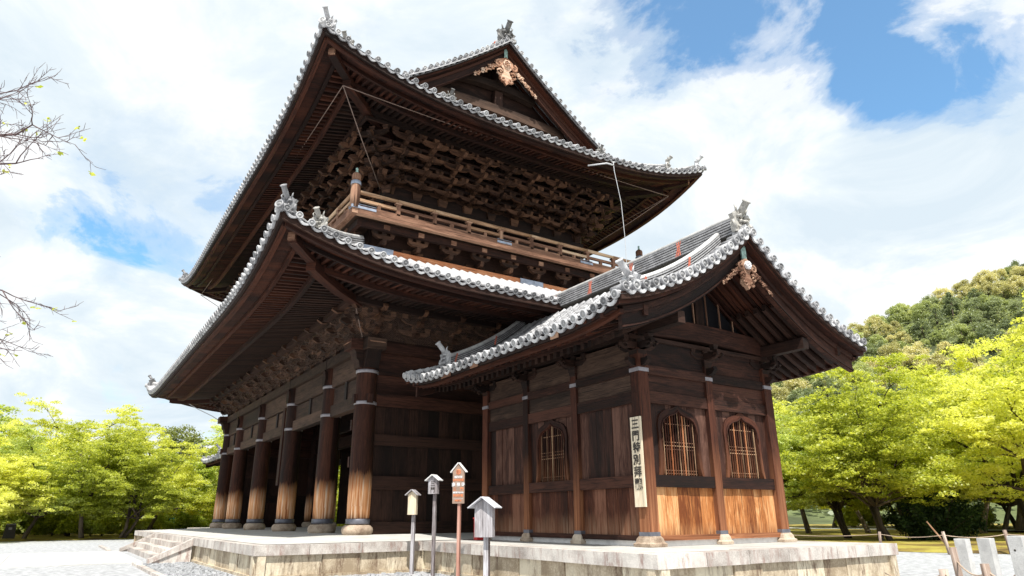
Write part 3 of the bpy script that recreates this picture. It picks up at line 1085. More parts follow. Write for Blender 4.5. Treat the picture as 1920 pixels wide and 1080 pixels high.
# tie beams between the pillars
def seg_beams(axis, fixed, pts, zlo, zhi, w, name="tie_beam", mat=MWG, over=0.0):
    for a, b in zip(pts, pts[1:]):
        mb = MB()
        lo, hi = (min(a, b), max(a, b))
        if axis == 'x':
            mb.b2((lo + .2, fixed - w / 2, zlo), (hi - .2, fixed + w / 2, zhi))
        else:
            mb.b2((fixed - w / 2, lo + .2, zlo), (fixed + w / 2, hi - .2, zhi))
        part(name, mb, mat, gate)
XS = GX
for y in (GY[0], GY[2]):
    seg_beams('x', y, XS, 4.16, 4.58, .30)
    seg_beams('x', y, XS, 5.26, 6.0, .32)
    seg_beams('x', y, XS, 4.62, 5.22, .12, "transom_board", MWG)
    for a, b in zip(XS, XS[1:]):
        mb = MB()
        mb.b2(((a + b) / 2 - .10, y - .12, 4.582), ((a + b) / 2 + .10, y + .12, 5.258))
        part("transom_strut", mb, MDARK, gate)
    mb = MB()
    mb.b2((GX[-1] - .75, y - .34, 6.002), (GX[0] + .75, y + .34, 6.36))
    part("plate_beam", mb, MWG, gate)
for x in (GX[0], GX[-1]):
    seg_beams('y', x, GY, 4.18, 4.62, .34, mat=MW)
    seg_beams('y', x, GY, 5.26, 6.0, .34, mat=MW)
    seg_beams('y', x, GY, 4.62, 5.26, .14, "transom_board", MW)
    mb = MB()
    mb.b2((x - .34, GY[0] - .75, 6.004), (x + .34, GY[2] + .75, 6.362))
    part("plate_beam", mb, MW, gate)
seg_beams('x', GY[1], XS, 4.4, 5.0, .3, mat=MWD)
seg_beams('x', GY[1], XS, 5.3, 6.3, .24, mat=MWD)
# carved capitals at the corners: flaring nosings
for cx, cy in ((GX[0], GY[0]), (GX[0], GY[2]), (GX[-1], GY[0]), (GX[-1], GY[2])):
    sx = 1 if cx > -21 else -1
    sy = -1 if cy < 0 else 1
    for d, q in ((Vector((sx, 0, 0)), Vector((0, 1, 0))), (Vector((0, sy, 0)), Vector((1, 0, 0)))):
        mb = MB()
        o = [(0, 5.38), (.38, 5.42), (.42, 5.62), (.50, 5.70), (.54, 5.92), (.64, 6.04), (.74, 6.22), (.50, 6.30), (0, 6.34)]
        mb.prism(o, (cx, cy, 0), d, (0, 0, 1), q, .50)
        part("beam_nosing", mb, MWD, gate)
        mb = MB()
        mb.prism([(.34, 6.365), (.54, 6.33), (.72, 6.245), (.82, 6.20), (.82, 6.225), (.74, 6.28), (.56, 6.37), (.34, 6.40)], (cx, cy, 0), d, (0, 0, 1), q, .54)
        part("nosing_cap", mb, MRAIL, gate)
    for z in (4.38,):
        for d in (Vector((sx, 0, 0)), Vector((0, sy, 0))):
            mb = MB()
            mb.beam(Vector((cx, cy, z)) + d * .3, Vector((cx, cy, z)) + d * .44, .2, .30)
            part("tenon_end", mb, MW, gate)
# small bosses on nosing beneath each front pillar head
for x in GX[1:-1]:
    mb = MB()
    mb.prism([(-.14, 5.37), (.14, 5.37), (.20, 5.62), (.15, 5.86), (0, 5.98), (-.15, 5.86), (-.20, 5.62)], (x, GY[0] - .22, 0), (1, 0, 0), (0, 0, 1), (0, 1, 0), .36)
    part("beam_nosing", mb, MWD, gate)
# end walls: planks between heavy rails
def plank_wall(parent, p0, p1, zlo, zhi, outn, mat, pw=.36, th=.06, jitter=.012, skipfn=None, name="plank"):
    p0, p1, o = Vector(p0), Vector(p1), Vector(outn)
    d = p1 - p0
    L = d.length
    n = max(1, round(L / pw))
    cuts = [0] + [(i + random.uniform(-.16, .16)) / n for i in range(1, n)] + [1]
    R = frame(d).to_3x3()
    for a, b in zip(cuts, cuts[1:]):
        mb = MB()
        c = p0 + d * ((a + b) / 2) + o * random.uniform(-jitter, jitter)
        z0_ = zlo
        if skipfn:
            z0_ = skipfn(a * L, b * L)
            if z0_ is None:
                z0_ = zlo
        if z0_ >= zhi - .03:
            continue
        w = (b - a) * L - .006
        mb.box((c.x, c.y, (z0_ + zhi) / 2), (w, th, zhi - z0_), R)
        part(name, mb, mat, parent)
for x, sg in ((GX[0], 1), (GX[-1], -1)):
    ys = (GY[0] + .3, GY[1] - .3)
    wall = MB()
    for (z0_, z1_) in ((2.90, 3.26), (1.50, 1.92), (.12, .50)):
        wall.b2((x - .10 + .04 * sg, ys[0], z0_), (x + .10 + .04 * sg, ys[1], z1_))
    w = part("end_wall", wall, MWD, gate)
    LOC[w.name] = LOC[gate.name]
    for z0_, z1_ in ((3.26, 4.18), (1.92, 2.90), (.50, 1.50)):
        if sg > 0:
            plank_wall(w, (x + .01, ys[0], 0), (x + .01, ys[1], 0), z0_, z1_, (1, 0, 0), MWD, .42)
        else:
            plank_wall(w, (x - .01, ys[0], 0), (x - .01, ys[1], 0), z0_, z1_, (-1, 0, 0), MWD, .8)
# back half of near end wall (out of sight from the front)
mb = MB()
mb.b2((GX[0] - .07, GY[1] + .3, .12), (GX[0] + .05, GY[2] - .3, 4.18))
part("end_wall", mb, MWD, gate)
# inner screens either side of the three doorways, ceiling, closed doors folded back
mb = MB()
for a, b in ((GX[1] + .3, GX[0] - .3), (GX[5] + .3, GX[4] - .3)):
    mb.b2((a, GY[1] - .05, .12), (b, GY[1] + .05, 5.3))
mb.b2((GX[5], GY[0], 6.44), (GX[0], GY[2], 6.50))
part("inner_screen", mb, MWD, gate)
for x in (GX[1], GX[2], GX[3], GX[4]):
    for s_ in (-1, 1):
        if (x == GX[1] and s_ > 0) or (x == GX[4] and s_ < 0):
            continue
        mb = MB()
        mb.b2((x + s_ * .38, GY[1] + .35, .3), (x + s_ * .46, GY[1] + 2.2, 4.3))
        part("door_leaf", mb, MWD, gate)
mb = MB()
mb.b2((-18.95, GY[0] - .40, 1.95), (-18.62, GY[0] - .34, 5.2))
part("hanging_board", mb, MW, gate)
for z in (2.2, 3.4):
    mb = MB()
    mb.b2((GX[0] - .47, GY[0] - .30, z), (GX[0] - .34, GY[0] - .12, z + .34))
    part("tenon_end", mb, MW, gate)


# ------------------------------------------------------------------ brackets
def bracket_mb(out, up, n, w=.15, spread=.62, blocks=None, nose=.42):
    """stepped cluster, +x is outwards, origin on the wall plate"""
    a = MB()
    a.box((0, 0, .16), (.42, .42, .32), None, taper=(.72, .72))
    for i in range(1, n + 1):
        z = up * i
        # outward arm with a carved, drooping nose
        L = out * i
        a.prism([(-.25, z - .10), (L - .12, z - .10), (L - .02, z - .04), (L + .06, z - .10), (L + nose * .55, z - .13), (L + nose, z - .03), (L + nose * .9, z + .06), (L + nose * .5, z + .10), (-.25, z + .10)],
                (0, 0, 0), (1, 0, 0), (0, 0, 1), (0, 1, 0), w)
        for x in ([0, L] if i > 1 else [0, L]):
            sp = spread * (1.0 if x else 1.08)
            a.prism([(-sp, z + .10 + .08), (-sp, z + .13), (-sp * .7, z + .02), (-.12, z - .02), (.12, z - .02), (sp * .7, z + .02), (sp, z + .13), (sp, z + .18)],
                    (x, 0, 0), (0, 1, 0), (0, 0, 1), (1, 0, 0), w * .9)
            for y in (-sp * .84, 0, sp * .84):
                if blocks is not None:
                    blocks.append((x, y, z + .255))
    return a
def block_mb():
    b = MB()
    b.box((0, 0, 0), (.21, .23, .15), None, taper=(.74, .74))
    return b
ME_BLOCK = block_mb().mesh("bearing_block", MBRK)
BLOCKB = block_mb()
def place_brackets(org_z, off, out, up, n, spacing_pts, nblocks):
    bl = []
    mb = bracket_mb(out, up, n, blocks=bl)
    me_a = mb.mesh("bracket_set", MBRK)
    full = MB()
    join_mb(full, mb, Matrix.Identity(4))
    for (x, y, z) in bl:
        join_mb(full, BLOCKB, Matrix.Translation((x, y, z)))
    me_full = full.mesh("bracket_set", MBRK)
    cnt = 0
    for (p, d, near) in spacing_pts:
        mw = frame(d, (0, 0, 1), p)
        if near and cnt + len(bl) <= nblocks:
            o = piece("bracket_set", me_a, mw, gate)
            LOC[o.name] = Vector(p)
            o.matrix_local = Matrix.Translation(-wl(gate)) @ mw
            for (x, y, z) in bl:
                c = bpy.data.objects.new("bearing_block", ME_BLOCK)
                COL.objects.link(c)
                c.parent = o
                c.matrix_local = Matrix.Translation((x, y, z))
                cnt += 1
        else:
            piece("bracket_set", me_full, mw, gate)
def bracket_points(x0, x1, y0, y1, z, nx, ny):
    pts = []
    cx = [x1 + (x0 - x1) * i / nx for i in range(1, nx)]
    cy = [y0 + (y1 - y0) * i / ny for i in range(1, ny)]
    for i, y in enumerate(cy):
        pts.append(((x1, y, z), (1, 0, 0), True))
    for i, x in enumerate(cx):
        pts.append(((x, y0, z), (0, -1, 0), i < 4))
    for y in cy:
        pts.append(((x0, y, z), (-1, 0, 0), False))
    for x in cx:
        pts.append(((x, y1, z), (0, 1, 0), False))
    for (x, y) in ((x1, y0), (x1, y1), (x0, y0), (x0, y1)):
        sx = 1 if x == x1 else -1
        sy = 1 if y == y1 else -1
        pts.append(((x, y, z), (sx, 0, 0), False))
        pts.append(((x, y, z), (0, sy, 0), False))
        pts.append(((x + .05 * sx, y + .05 * sy, z), (sx, sy, 0), False))
    return pts
UX0, UX1, UY0, UY1 = GX[-1] + .6, GX[0] - .6, GY[0] + .6, GY[2] - .6
place_brackets(0, 0, .33, .33, 3, bracket_points(GX[-1], GX[0], GY[0], GY[2], 6.36, 14, 7), 162)
place_brackets(0, 0, .42, .40, 4, bracket_points(UX0, UX1, UY0, UY1, 12.42, 17, 8), 138)
# continuous arms and frieze boards behind the clusters
mb = MB()
def ring(mb, x0, x1, y0, y1, z0_, z1_, w):
    mb.b2((x0 - w / 2, y0 - w / 2, z0_), (x1 + w / 2, y0 + w / 2, z1_))
    mb.b2((x0 - w / 2, y1 - w / 2, z0_), (x1 + w / 2, y1 + w / 2, z1_))
    mb.b2((x0 - w / 2, y0 + w / 2, z0_), (x0 + w / 2, y1 - w / 2, z1_))
    mb.b2((x1 - w / 2, y0 + w / 2, z0_), (x1 + w / 2, y1 - w / 2, z1_))
for i in range(1, 4):
    ring(mb, GX[-1] - .33 * i, GX[0] + .33 * i, GY[0] - .33 * i, GY[2] + .33 * i, 6.36 + .33 * i + .335, 6.36 + .33 * i + .44, .10)
ring(mb, GX[-1], GX[0], GY[0], GY[2], 6.365, 8.2, .08)
part("bracket_tie", mb, MWD, gate)
mb = MB()
for i in range(1, 5):
    ring(mb, UX0 - .42 * i, UX1 + .42 * i, UY0 - .42 * i, UY1 + .42 * i, 12.42 + .40 * i + .335, 12.42 + .40 * i + .43, .11)
ring(mb, UX0, UX1, UY0, UY1, 12.42, 15.2, .08)
part("bracket_tie", mb, MWD, gate)
# upper storey body
mb = MB()
ring(mb, UX0, UX1, UY0, UY1, 10.2, 12.0, .12)
part("upper_wall", mb, MWD, gate)
mb = MB()
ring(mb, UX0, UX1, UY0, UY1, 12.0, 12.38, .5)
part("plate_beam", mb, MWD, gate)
pl = MB()
pl.lathe((0, 0, 0), [(.24, 0), (.25, .8), (.235, 1.9)], 18)
ME_UP = pl.mesh("upper_pillar", MW)
for y in (UY0, (UY0 + UY1) / 2, UY1):
    for i in range(6):
        x = UX1 + (UX0 - UX1) * i / 5
        if y in (UY0, UY1) or i in (0, 5):
            piece("upper_pillar", ME_UP, Matrix.Translation((x, y, 10.3)), gate)
    for i in (0,):
        pass
for i in range(9):
    y = UY0 + (UY1 - UY0) * (i + .5) / 9
    mb = MB()
    mb.b2((UX1 + .06, y - .03, 10.4), (UX1 + .12, y + .03, 12.0))
    part("wall_batten", mb, MW, gate)
mb = MB()
ring(mb, UX0, UX1, UY0, UY1, 11.2, 11.42, .34)
part("tie_beam", mb, MW, gate)


# ------------------------------------------------------------------ roofs of the gate
def build_roof(R, name, label, kmax, wall_t, fly, main, near_tiles, rf_near, hip_to, orn2, pitch=0.35):
    me_pan = pan_mb(pitch).mesh("pan_tile", MTILE)
    mb = MB()
    R.surface(mb, kmax, -.06)
    rf = part(name, mb, MTILED, gate, label)
    LOC[rf.name] = LOC[gate.name]
    mb = MB()
    for k in range(4):
        R.rows(k, pitch, mb, kmax[k % 2], .095, 9, .0)
    part("tile_rows", mb, MTILE, rf, kind='stuff')
    st = MB()
    for k in range(4):
        if k in near_tiles:
            a, b = near_tiles[k]
            eave_tiles(R, k, pitch, rf, me_pan, st, lambda u: a <= u <= b)
        else:
            eave_tiles(R, k, pitch, rf, me_pan, st, lambda u: False)
    if st.v:
        part("eave_tiles", st, MTILE, rf, kind='stuff')
    # boards of the eave
    for k in range(4):
        L = R.ln(k)
        al = R.along(k)
        ow = -R.inw(k)
        def run(t, sec, nm, mat, off=0.0, ptsn=40, useP=False):
            mb = MB()
            path = []
            for j in range(ptsn + 1):
                u = t + (L - 2 * t) * j / ptsn
                path.append((R.P if useP else R.S)(k, u, t))
            mb.sweep(path, sec, ow)
            part(nm, mb, mat, rf)
        run(.10, [(-.05, -.01), (.045, -.01), (.045, R.soff - .075), (-.05, R.soff - .075)], "fascia_board", MWD)
        run(.24, [(-.07, -.11), (.07, -.11), (.07, -.004), (-.07, -.004)], "eave_batten", MWR)
        run(.78, [(-.06, -.13), (.07, -.15), (.07, -.02), (-.06, -.02)], "eave_batten", MWR)
        run(fly[1] - .05, [(-.07, -.30), (.07, -.30), (.07, -.06), (-.07, -.06)], "eave_beam", MWR)
        run(main[2], [(-.10, -.40), (.10, -.40), (.10, -.17), (-.10, -.17)], "eave_purlin", MWD)
    # soffit boards
    mb = MB()
    for k in range(4):
        L = R.ln(k)
        rows, uvs = [], []
        for i in range(13):
            t = .06 + (wall_t - .06) * i / 12
            row = [R.S(k, t + (L - 2 * t) * j / 48, t) for j in range(49)]
            rows.append(row)
            uvs.append([(t, (t + (L - 2 * t) * j / 48)) for j in range(49)])
        mb.grid([list(reversed(r)) for r in rows], uvs=[list(reversed(r)) for r in uvs])
    part("soffit_boards", mb, MWR, rf)
    # hip rafters with projecting ends
    for (sx, sy) in ((1, 0), (1, 1), (0, 0), (0, 1)):
        k = {(1, 0): 1, (1, 1): 2, (0, 1): 3, (0, 0): 0}[(sx, sy)]
        mb = MB()
        path = [R.S(k, t, t, -.16) for t in (.55, 1.1, 1.8, 2.6, 3.4)]
        dg = (path[-1] - path[0])
        dg.z = 0
        dg.normalize()
        sd_ = Vector((-dg.y, dg.x, 0))
        mb.sweep(path, [(-.13, -.14), (.13, -.14), (.13, .15), (-.13, .15)], sd_)
        path = [R.S(k, t, t, -.36) for t in (1.35, 1.8, 2.6, wall_t)]
        mb.sweep(path, [(-.15, -.15), (.15, -.15), (.15, .12), (-.15, .12)], sd_)
        part("hip_rafter", mb, MWR, rf)
        mb = MB()
        mb.sweep([R.S(k, t, t, -.14) for t in (.50, .547)], [(-.11, -.11), (.11, -.11), (.11, .12), (-.11, .12)], sd_)
        part("hip_rafter_cap", mb, MRAIL, rf)
    # rafters
    sp = 0.225
    far = MB()
    for (t0, t1, w_, h_, dz) in ((fly[0], fly[1], .10, .12, -.07), (main[0], main[1], .11, .15, -.15)):
        for k in range(4):
            L = R.ln(k)
            n = int(L / sp)
            for i in range(n):
                u = (i + .5) * L / n
                d = min(u, L - u)
                if d < t0 + .12:
                    continue
                e = min(t1, max(t0 + .15, d - .05))
                p0, p1 = R.S(k, u, t0, dz), R.S(k, u, e, dz)
                nr = (k in rf_near and rf_near[k][0] <= u <= rf_near[k][1])
                if nr:
                    key = (name, t0, round(e, 2))
                    if key not in RAFC:
                        RAFC[key] = rafter_mesh((p1 - p0).length, w_, h_, MWR if t0 < 1.2 else MWD)
                    piece("rafter", RAFC[key], frame(p1 - p0, (0, 0, 1), p0), rf)
                else:
                    far.beam(p0, p1, w_, h_, mi=0 if t0 < 1.2 else 1)
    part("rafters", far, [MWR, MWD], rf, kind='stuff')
    # hip ridges with two end ornaments each
    for (c_, k) in (((1, -1), 1), ((1, 1), 2), ((-1, 1), 3), ((-1, -1), 0)):
        dg = Vector((c_[0], c_[1], 0)).normalized()
        sd_ = Vector((-dg.y, dg.x, 0))
        mb = MB()
        p_ = [R.P(k, t, t, .02) for t in [.30 + (hip_to - .30) * j / 8 for j in range(9)]]
        stacked_ridge(mb, p_, sd_, .18, .26, 3, .10)
        p_ = [R.P(k, t, t, .22) for t in [orn2 + (hip_to - orn2) * j / 8 for j in range(9)]]
        stacked_ridge(mb, p_, sd_, .24, .24, 3, .10)
        part("hip_ridge", mb, [MTILE, MGAP, MTILEW], rf)
        for t, dz, sc_ in ((.24, .17, .78), (orn2 - .05, .46, .80)):
            o = piece("ridge_ornament", ME_ORN_S if t < .5 else ME_ORN, frame(dg, (0, 0, 1), R.P(k, t, t, dz), (sc_, sc_, sc_)), rf)
        cs = MB()
        mw = frame(dg + Vector((0, 0, .25)), (0, 0, 1), R.P(k, .0, .0, .0) + dg * .07)
        piece("corner_tile", ME_BARREL, mw @ Matrix.Diagonal((1, 1.25, 1.25, 1)), rf)
    return rf
RAFC = {}
UR = Roof(-35.51, -6.50, -6.46, 11.22, 14.35, .50, .022, 1.30, 8.84, 2.56, soff=.30, sslope=.25, lr=8.8)
LR = Roof(-36.35, -5.66, -7.29, 12.05, 7.52, .42, .02, 1.10, 3.74, None, soff=.30, sslope=.13, lr=8.0)
lroof = build_roof(LR, "lower_roof", "lower pent roof of pale grey tiles", (3.74, 3.74), 4.5, (.85, 1.75), (1.72, 3.45, 3.33),
                   {0: (17, 31), 1: (0, 20)}, {1: (0, 19.4), 0: (27, 31)}, 3.6, 1.55)
uroof = build_roof(UR, "upper_roof", "upper hip-and-gable roof of grey tiles", (8.84, 3.6), 4.3, (.85, 1.6), (1.5, 3.9, 2.55),
                   {0: (15, 29.1), 1: (0, 18)}, {1: (0, 9)}, 2.5, 1.2)


def scroll(mb, c, ax, ay, r, turns=1.3, rad=.03, start=0, sgn=1, n=9):
    c, ax, ay = Vector(c), Vector(ax), Vector(ay)
    pts, rr = [], []
    for i in range(n):
        q = i / (n - 1)
        a = start + sgn * q * turns * 2 * PI
        R_ = r * (1 - .82 * q)
        pts.append(c + ax * (R_ * math.cos(a)) + ay * (R_ * math.sin(a)))
        rr.append(rad * (1 - .35 * q))
    mb.tube(pts, rr, 6)


def pendant(parent, loc, dirx, S, mat, matfl, fin=True, slope=.8):
    """carved gable pendant in the y-z plane facing dirx"""
    X = Vector((dirx, 0, 0))
    Y = Vector((0, 1, 0))
    Z = Vector((0, 0, 1))
    L = Vector(loc)
    mb = MB()
    body = [(-.05, .02), (-.30, -.12), (-.34, -.34), (-.20, -.46), (-.12, -.56), (-.16, -.72), (-.28, -.80), (-.30, -.96), (-.20, -1.06), (-.08, -1.10), (0, -1.20),
            (.08, -1.10), (.20, -1.06), (.30, -.96), (.28, -.80), (.16, -.72), (.12, -.56), (.20, -.46), (.34, -.34), (.30, -.12), (.05, .02)]
    mb.prism([(a * S, b * S) for a, b in body], L, Y, Z, X, .10)
    F = L + X * .06
    for s_ in (-1, 1):
        scroll(mb, F + Y * (s_ * .34 * S) + Z * (-.36 * S), Y * s_, Z, .17 * S, 1.2, .05 * S, PI / 2, -1)
        scroll(mb, F + Y * (s_ * .30 * S) + Z * (-.74 * S), Y * s_, Z, .17 * S, 1.2, .05 * S, PI * .8, -1)
        scroll(mb, F + Y * (s_ * .17 * S) + Z * (-.98 * S), Y * s_, Z, .14 * S, 1.1, .04 * S, PI * .2, -1)
    pe = part("gable_pendant", mb, mat, parent)
    LOC[pe.name] = wl(parent)
    fb = MB()
    fc = L + X * .09 + Z * (-.26 * S)
    fb.prism([(.17 * S * math.cos(i * PI / 3), .17 * S * math.sin(i * PI / 3)) for i in range(6)], fc, Y, Z, X, .06)
    for i in range(6):
        a = i * PI / 3 + PI / 6
        fb.tube([fc + X * .03 + Y * (.10 * S * math.cos(a)) + Z * (.10 * S * math.sin(a)), fc + X * .05 + Y * (.12 * S * math.cos(a)) + Z * (.12 * S * math.sin(a))], [.055 * S, .03 * S], 7)
    fb.tube([fc + X * .03, fc + X * .07], [.05 * S, .03 * S], 7)
    part("flower_boss", fb, matfl, parent)
    if fin:
        for s_ in (-1, 1):
            mb = MB()
            for i in range(7):
                q = i / 6
                c = L + X * .02 + Y * (s_ * (.42 + .95 * q) * S) + Z * ((-.42 - slope * .95 * q) * S) + Z * (-.05 * S * (i % 2))
                r = (.15 - .075 * q) * S
                scroll(mb, c, Y * s_, Z, r, 1.2, .045 * S * (1 - .4 * q), PI * (.3 + .5 * (i % 2)), -1 if i % 2 else 1)
                scroll(mb, c + Z * (.12 * S) - Y * (s_ * .04), Y * s_, Z, r * .7, 1.0, .035 * S * (1 - .4 * q), PI * .9, 1)
            part("pendant_fin", mb, mat, parent)


def gable_end(parent, xv, dx, prof, t0, T, pitch, me_pan, barge_h, wall_x, pend, ridge_z, near=True, barge_mat=MW, ornS=1.0, kudari=None, board=.5, yc=2.38):
    """prof(t)->z above horizontal distance t from the eave; slopes meet at T over y=yc"""
    X = Vector((dx, 0, 0))
    st = MB()
    for sy in (-1, 1):
        # arc-length positions along the verge
        ts = [t0 + (T - t0) * i / 200 for i in range(201)]
        pts = [Vector((xv, yc + sy * (T - t), prof(t))) for t in ts]
        acc = [0]
        for a, b in zip(pts, pts[1:]):
            acc.append(acc[-1] + (b - a).length)
        n = int(acc[-1] / pitch)
        for i in range(n + 1):
            s_ = (i + .35) * acc[-1] / (n + .7)
            j = max(1, next((q for q in range(len(acc)) if acc[q] >= s_), len(acc) - 1))
            p = pts[j]
            tg = (pts[j] - pts[j - 1]).normalized()
            nrm = X.cross(tg)
            if nrm.z < 0:
                nrm = -nrm
            mw = frame(X, tuple(nrm), p + nrm * .075)
            pp = p + tg * (acc[-1] / (n + .7) / 2)
            mw2 = frame(X, tuple(nrm), pp + nrm * .045 - X * .02)
            if near:
                piece("eave_tile", ME_BARREL, mw, parent)
                piece("pan_tile", me_pan, mw2, parent)
            else:
                join_mb(st, BARREL_LO, mw)
                join_mb(st, PAN_LO, mw2)
        path = [pts[i] for i in range(0, 201, 10)]
        def run(nm, mat, x0_, x1_, z0_, z1_, pth=path):
            mb = MB()
            lo_, hi_ = min(x0_, x1_), max(x0_, x1_)
            mb.sweep(pth, [(-lo_, z0_), (-hi_, z0_), (-hi_, z1_), (-lo_, z1_)], X)
            return part(nm, mb, mat, parent)
        run("verge_board", MWD, .06, .40, -.18, -.02)
        run("verge_board", MWR, .14, board + .35, -.26, -.181)
        # bargeboard: deepens toward the foot and is cut plumb
        mb = MB()
        np_ = 24
        th = .11
        rows_t, rows_b = [], []
        bt0 = t0 + .25
        for i in range(np_ + 1):
            t = bt0 + (T - bt0) * i / np_
            q = 1 - (t - bt0) / (T - bt0)
            y = yc + sy * (T - t)
            zt = prof(t) - .26
            zb_ = zt - barge_h * (1.0 + .12 * q) - (.0 if t < T - .01 else 0)
            rows_t.append((y, zt))
            rows_b.append((y, zb_))
        outl = rows_t + list(reversed(rows_b))
        xb = xv - dx * board
        n0 = len(mb.v)
        k = len(rows_t)
        offu = random.random() * 50
        for xx in (xb - th / 2, xb + th / 2):
            for y, z in rows_t:
                mb.v.append((xx, y, z))
            for y, z in rows_b:
                mb.v.append((xx, y, z))
        for sd_ in (0, 1):
            o_ = n0 + sd_ * 2 * k
            for i in range(k - 1):
                f = (o_ + i, o_ + i + 1, o_ + k + i + 1, o_ + k + i)
                u0, u1 = i * .3, (i + 1) * .3
                mb.face(f, [(u0 + offu, .5), (u1 + offu, .5), (u1 + offu, 0), (u0 + offu, 0)])
        for i in range(k - 1):
            mb.face((n0 + i, n0 + i + 1, n0 + 2 * k + i + 1, n0 + 2 * k + i))
            mb.face((n0 + k + i, n0 + k + i + 1, n0 + 3 * k + i + 1, n0 + 3 * k + i))
        mb.face((n0, n0 + k, n0 + 3 * k, n0 + 2 * k))
        part("bargeboard", mb, barge_mat, parent)
        mb = MB()
        mp = [Vector((xb + dx * .075, y, z)) for y, z in rows_t]
        mb.sweep(mp, [(-.03, -.16), (.03, -.16), (.03, -.02), (-.03, -.02)], X)
        part("barge_moulding", mb, barge_mat, parent)
        mb = MB()
        mp = [Vector((xb + dx * .065, y, z)) for y, z in rows_b]
        mb.sweep(mp, [(-.02, .03), (.02, .03), (.02, .07), (-.02, .07)], X)
        part("barge_moulding", mb, barge_mat, parent)
        # rafters seen from below between wall and bargeboard
        xs_ = []
        x_ = board + .28
        while x_ < abs(xv - wall_x) + .2:
            xs_.append(x_)
            x_ += .28
        for x_ in xs_:
            mb = MB()
            mb.sweep([p for p in path], [(-x_ - .05, -.42), (-x_ + .05, -.42), (-x_ + .05, -.27), (-x_ - .05, -.27)], X)
            part("gable_rafter", mb, MWR, parent)
        if kudari:
            for (xo, te, hh) in kudari:
                mb = MB()
                ppth = [Vector((xv - dx * xo, yc + sy * (T - t), prof(t) + .06)) for t in [te + (T - .25 - te) * i / 14 for i in range(15)]]
                stacked_ridge(mb, ppth, Vector((dx, 0, 0)), hh, .26, 4, .105)
                part("descending_ridge", mb, [MTILE, MGAP, MTILEW], parent)
                e = ppth[0]
                sl = (ppth[0] - ppth[1]).normalized()
                piece("ridge_ornament", ME_ORN_S, frame((0, sy, 0), (0, 0, 1), e + Vector((0, sy * .06, hh * .6)), (.86 * ornS,) * 3), parent)
                bn = MB()
                for q in (1, 4, 7):
                    c = ppth[1] + (ppth[2] - ppth[1]) * (q - 1) * 0
                for q in (1, 8):
                    c = ppth[q]
                    tg = (ppth[q + 1] - ppth[q]).normalized()
                    for sx_ in (-1, 1):
                        bn.beam(c + Vector((sx_ * .145, 0, .02)), c + Vector((sx_ * .125, 0, hh + .02)) + tg * .10, .02, .05, up=(0, 1, 0))
                part("binding_wire", bn, MCOP, parent)
    if st.v:
        part("eave_tiles", st, MTILE, parent, kind='stuff')
    # apex cover strip and pendant
    zt = prof(T) - .26
    mb = MB()
    xo = xv - dx * (board - .12)
    mb.prism([(-.085, .02), (.085, .02), (.085, -.52), (0, -.42), (-.085, -.52)], (xo, yc, zt), (0, 1, 0), (0, 0, 1), X, .035)
    part("copper_strip", mb, MVERD, parent)
    pendant(parent, (xv - dx * (board - .12), yc, zt - .50 * pend[0] ** .5), dx, pend[0], pend[1], pend[2], slope=pend[3])


def ridge_line(parent, xa, xb, z, yc=2.38, h=.62, w=.46, n=8, mats=None, bind=2.2, orn=1.05, sag=.10, ends=(1, 1)):
    mb = MB()
    n_ = 20
    path = []
    for i in range(n_ + 1):
        q = i / n_
        path.append(Vector((xa + (xb - xa) * q, yc, z - sag * (1 - (2 * q - 1) ** 2))))
    stacked_ridge(mb, path, Vector((0, 1, 0)), h, w, n, .13)
    part("main_ridge", mb, [MTILE, MGAP, MTILEW], parent)
    mb = MB()
    x = xa + .45
    while x < xb - .2:
        q = (x - xa) / (xb - xa)
        zz = z - sag * (1 - (2 * q - 1) ** 2)
        for s_ in (-1, 1):
            for kx in (-.03, .03):
                mb.beam((x + kx - .06, yc + s_ * (w / 2 + .005), zz + .02), (x + kx + .05, yc + s_ * (w / 2 - .06), zz + h), .018, .022, up=(0, 1, 0))
                mb.beam((x + kx + .05, yc + s_ * (w / 2 + .004), zz + .02), (x + kx - .05, yc + s_ * (w / 2 - .062), zz + h), .018, .022, up=(0, 1, 0))
        x += bind
    part("binding_wire", mb, MCOP, parent)
    for xx, s_ in ((xa, -1), (xb, 1)):
        piece("ridge_ornament", ME_ORN, frame((s_, 0, 0), (0, 0, 1), (xx + s_ * .04, yc, z + h * .55), (orn,) * 3), parent)


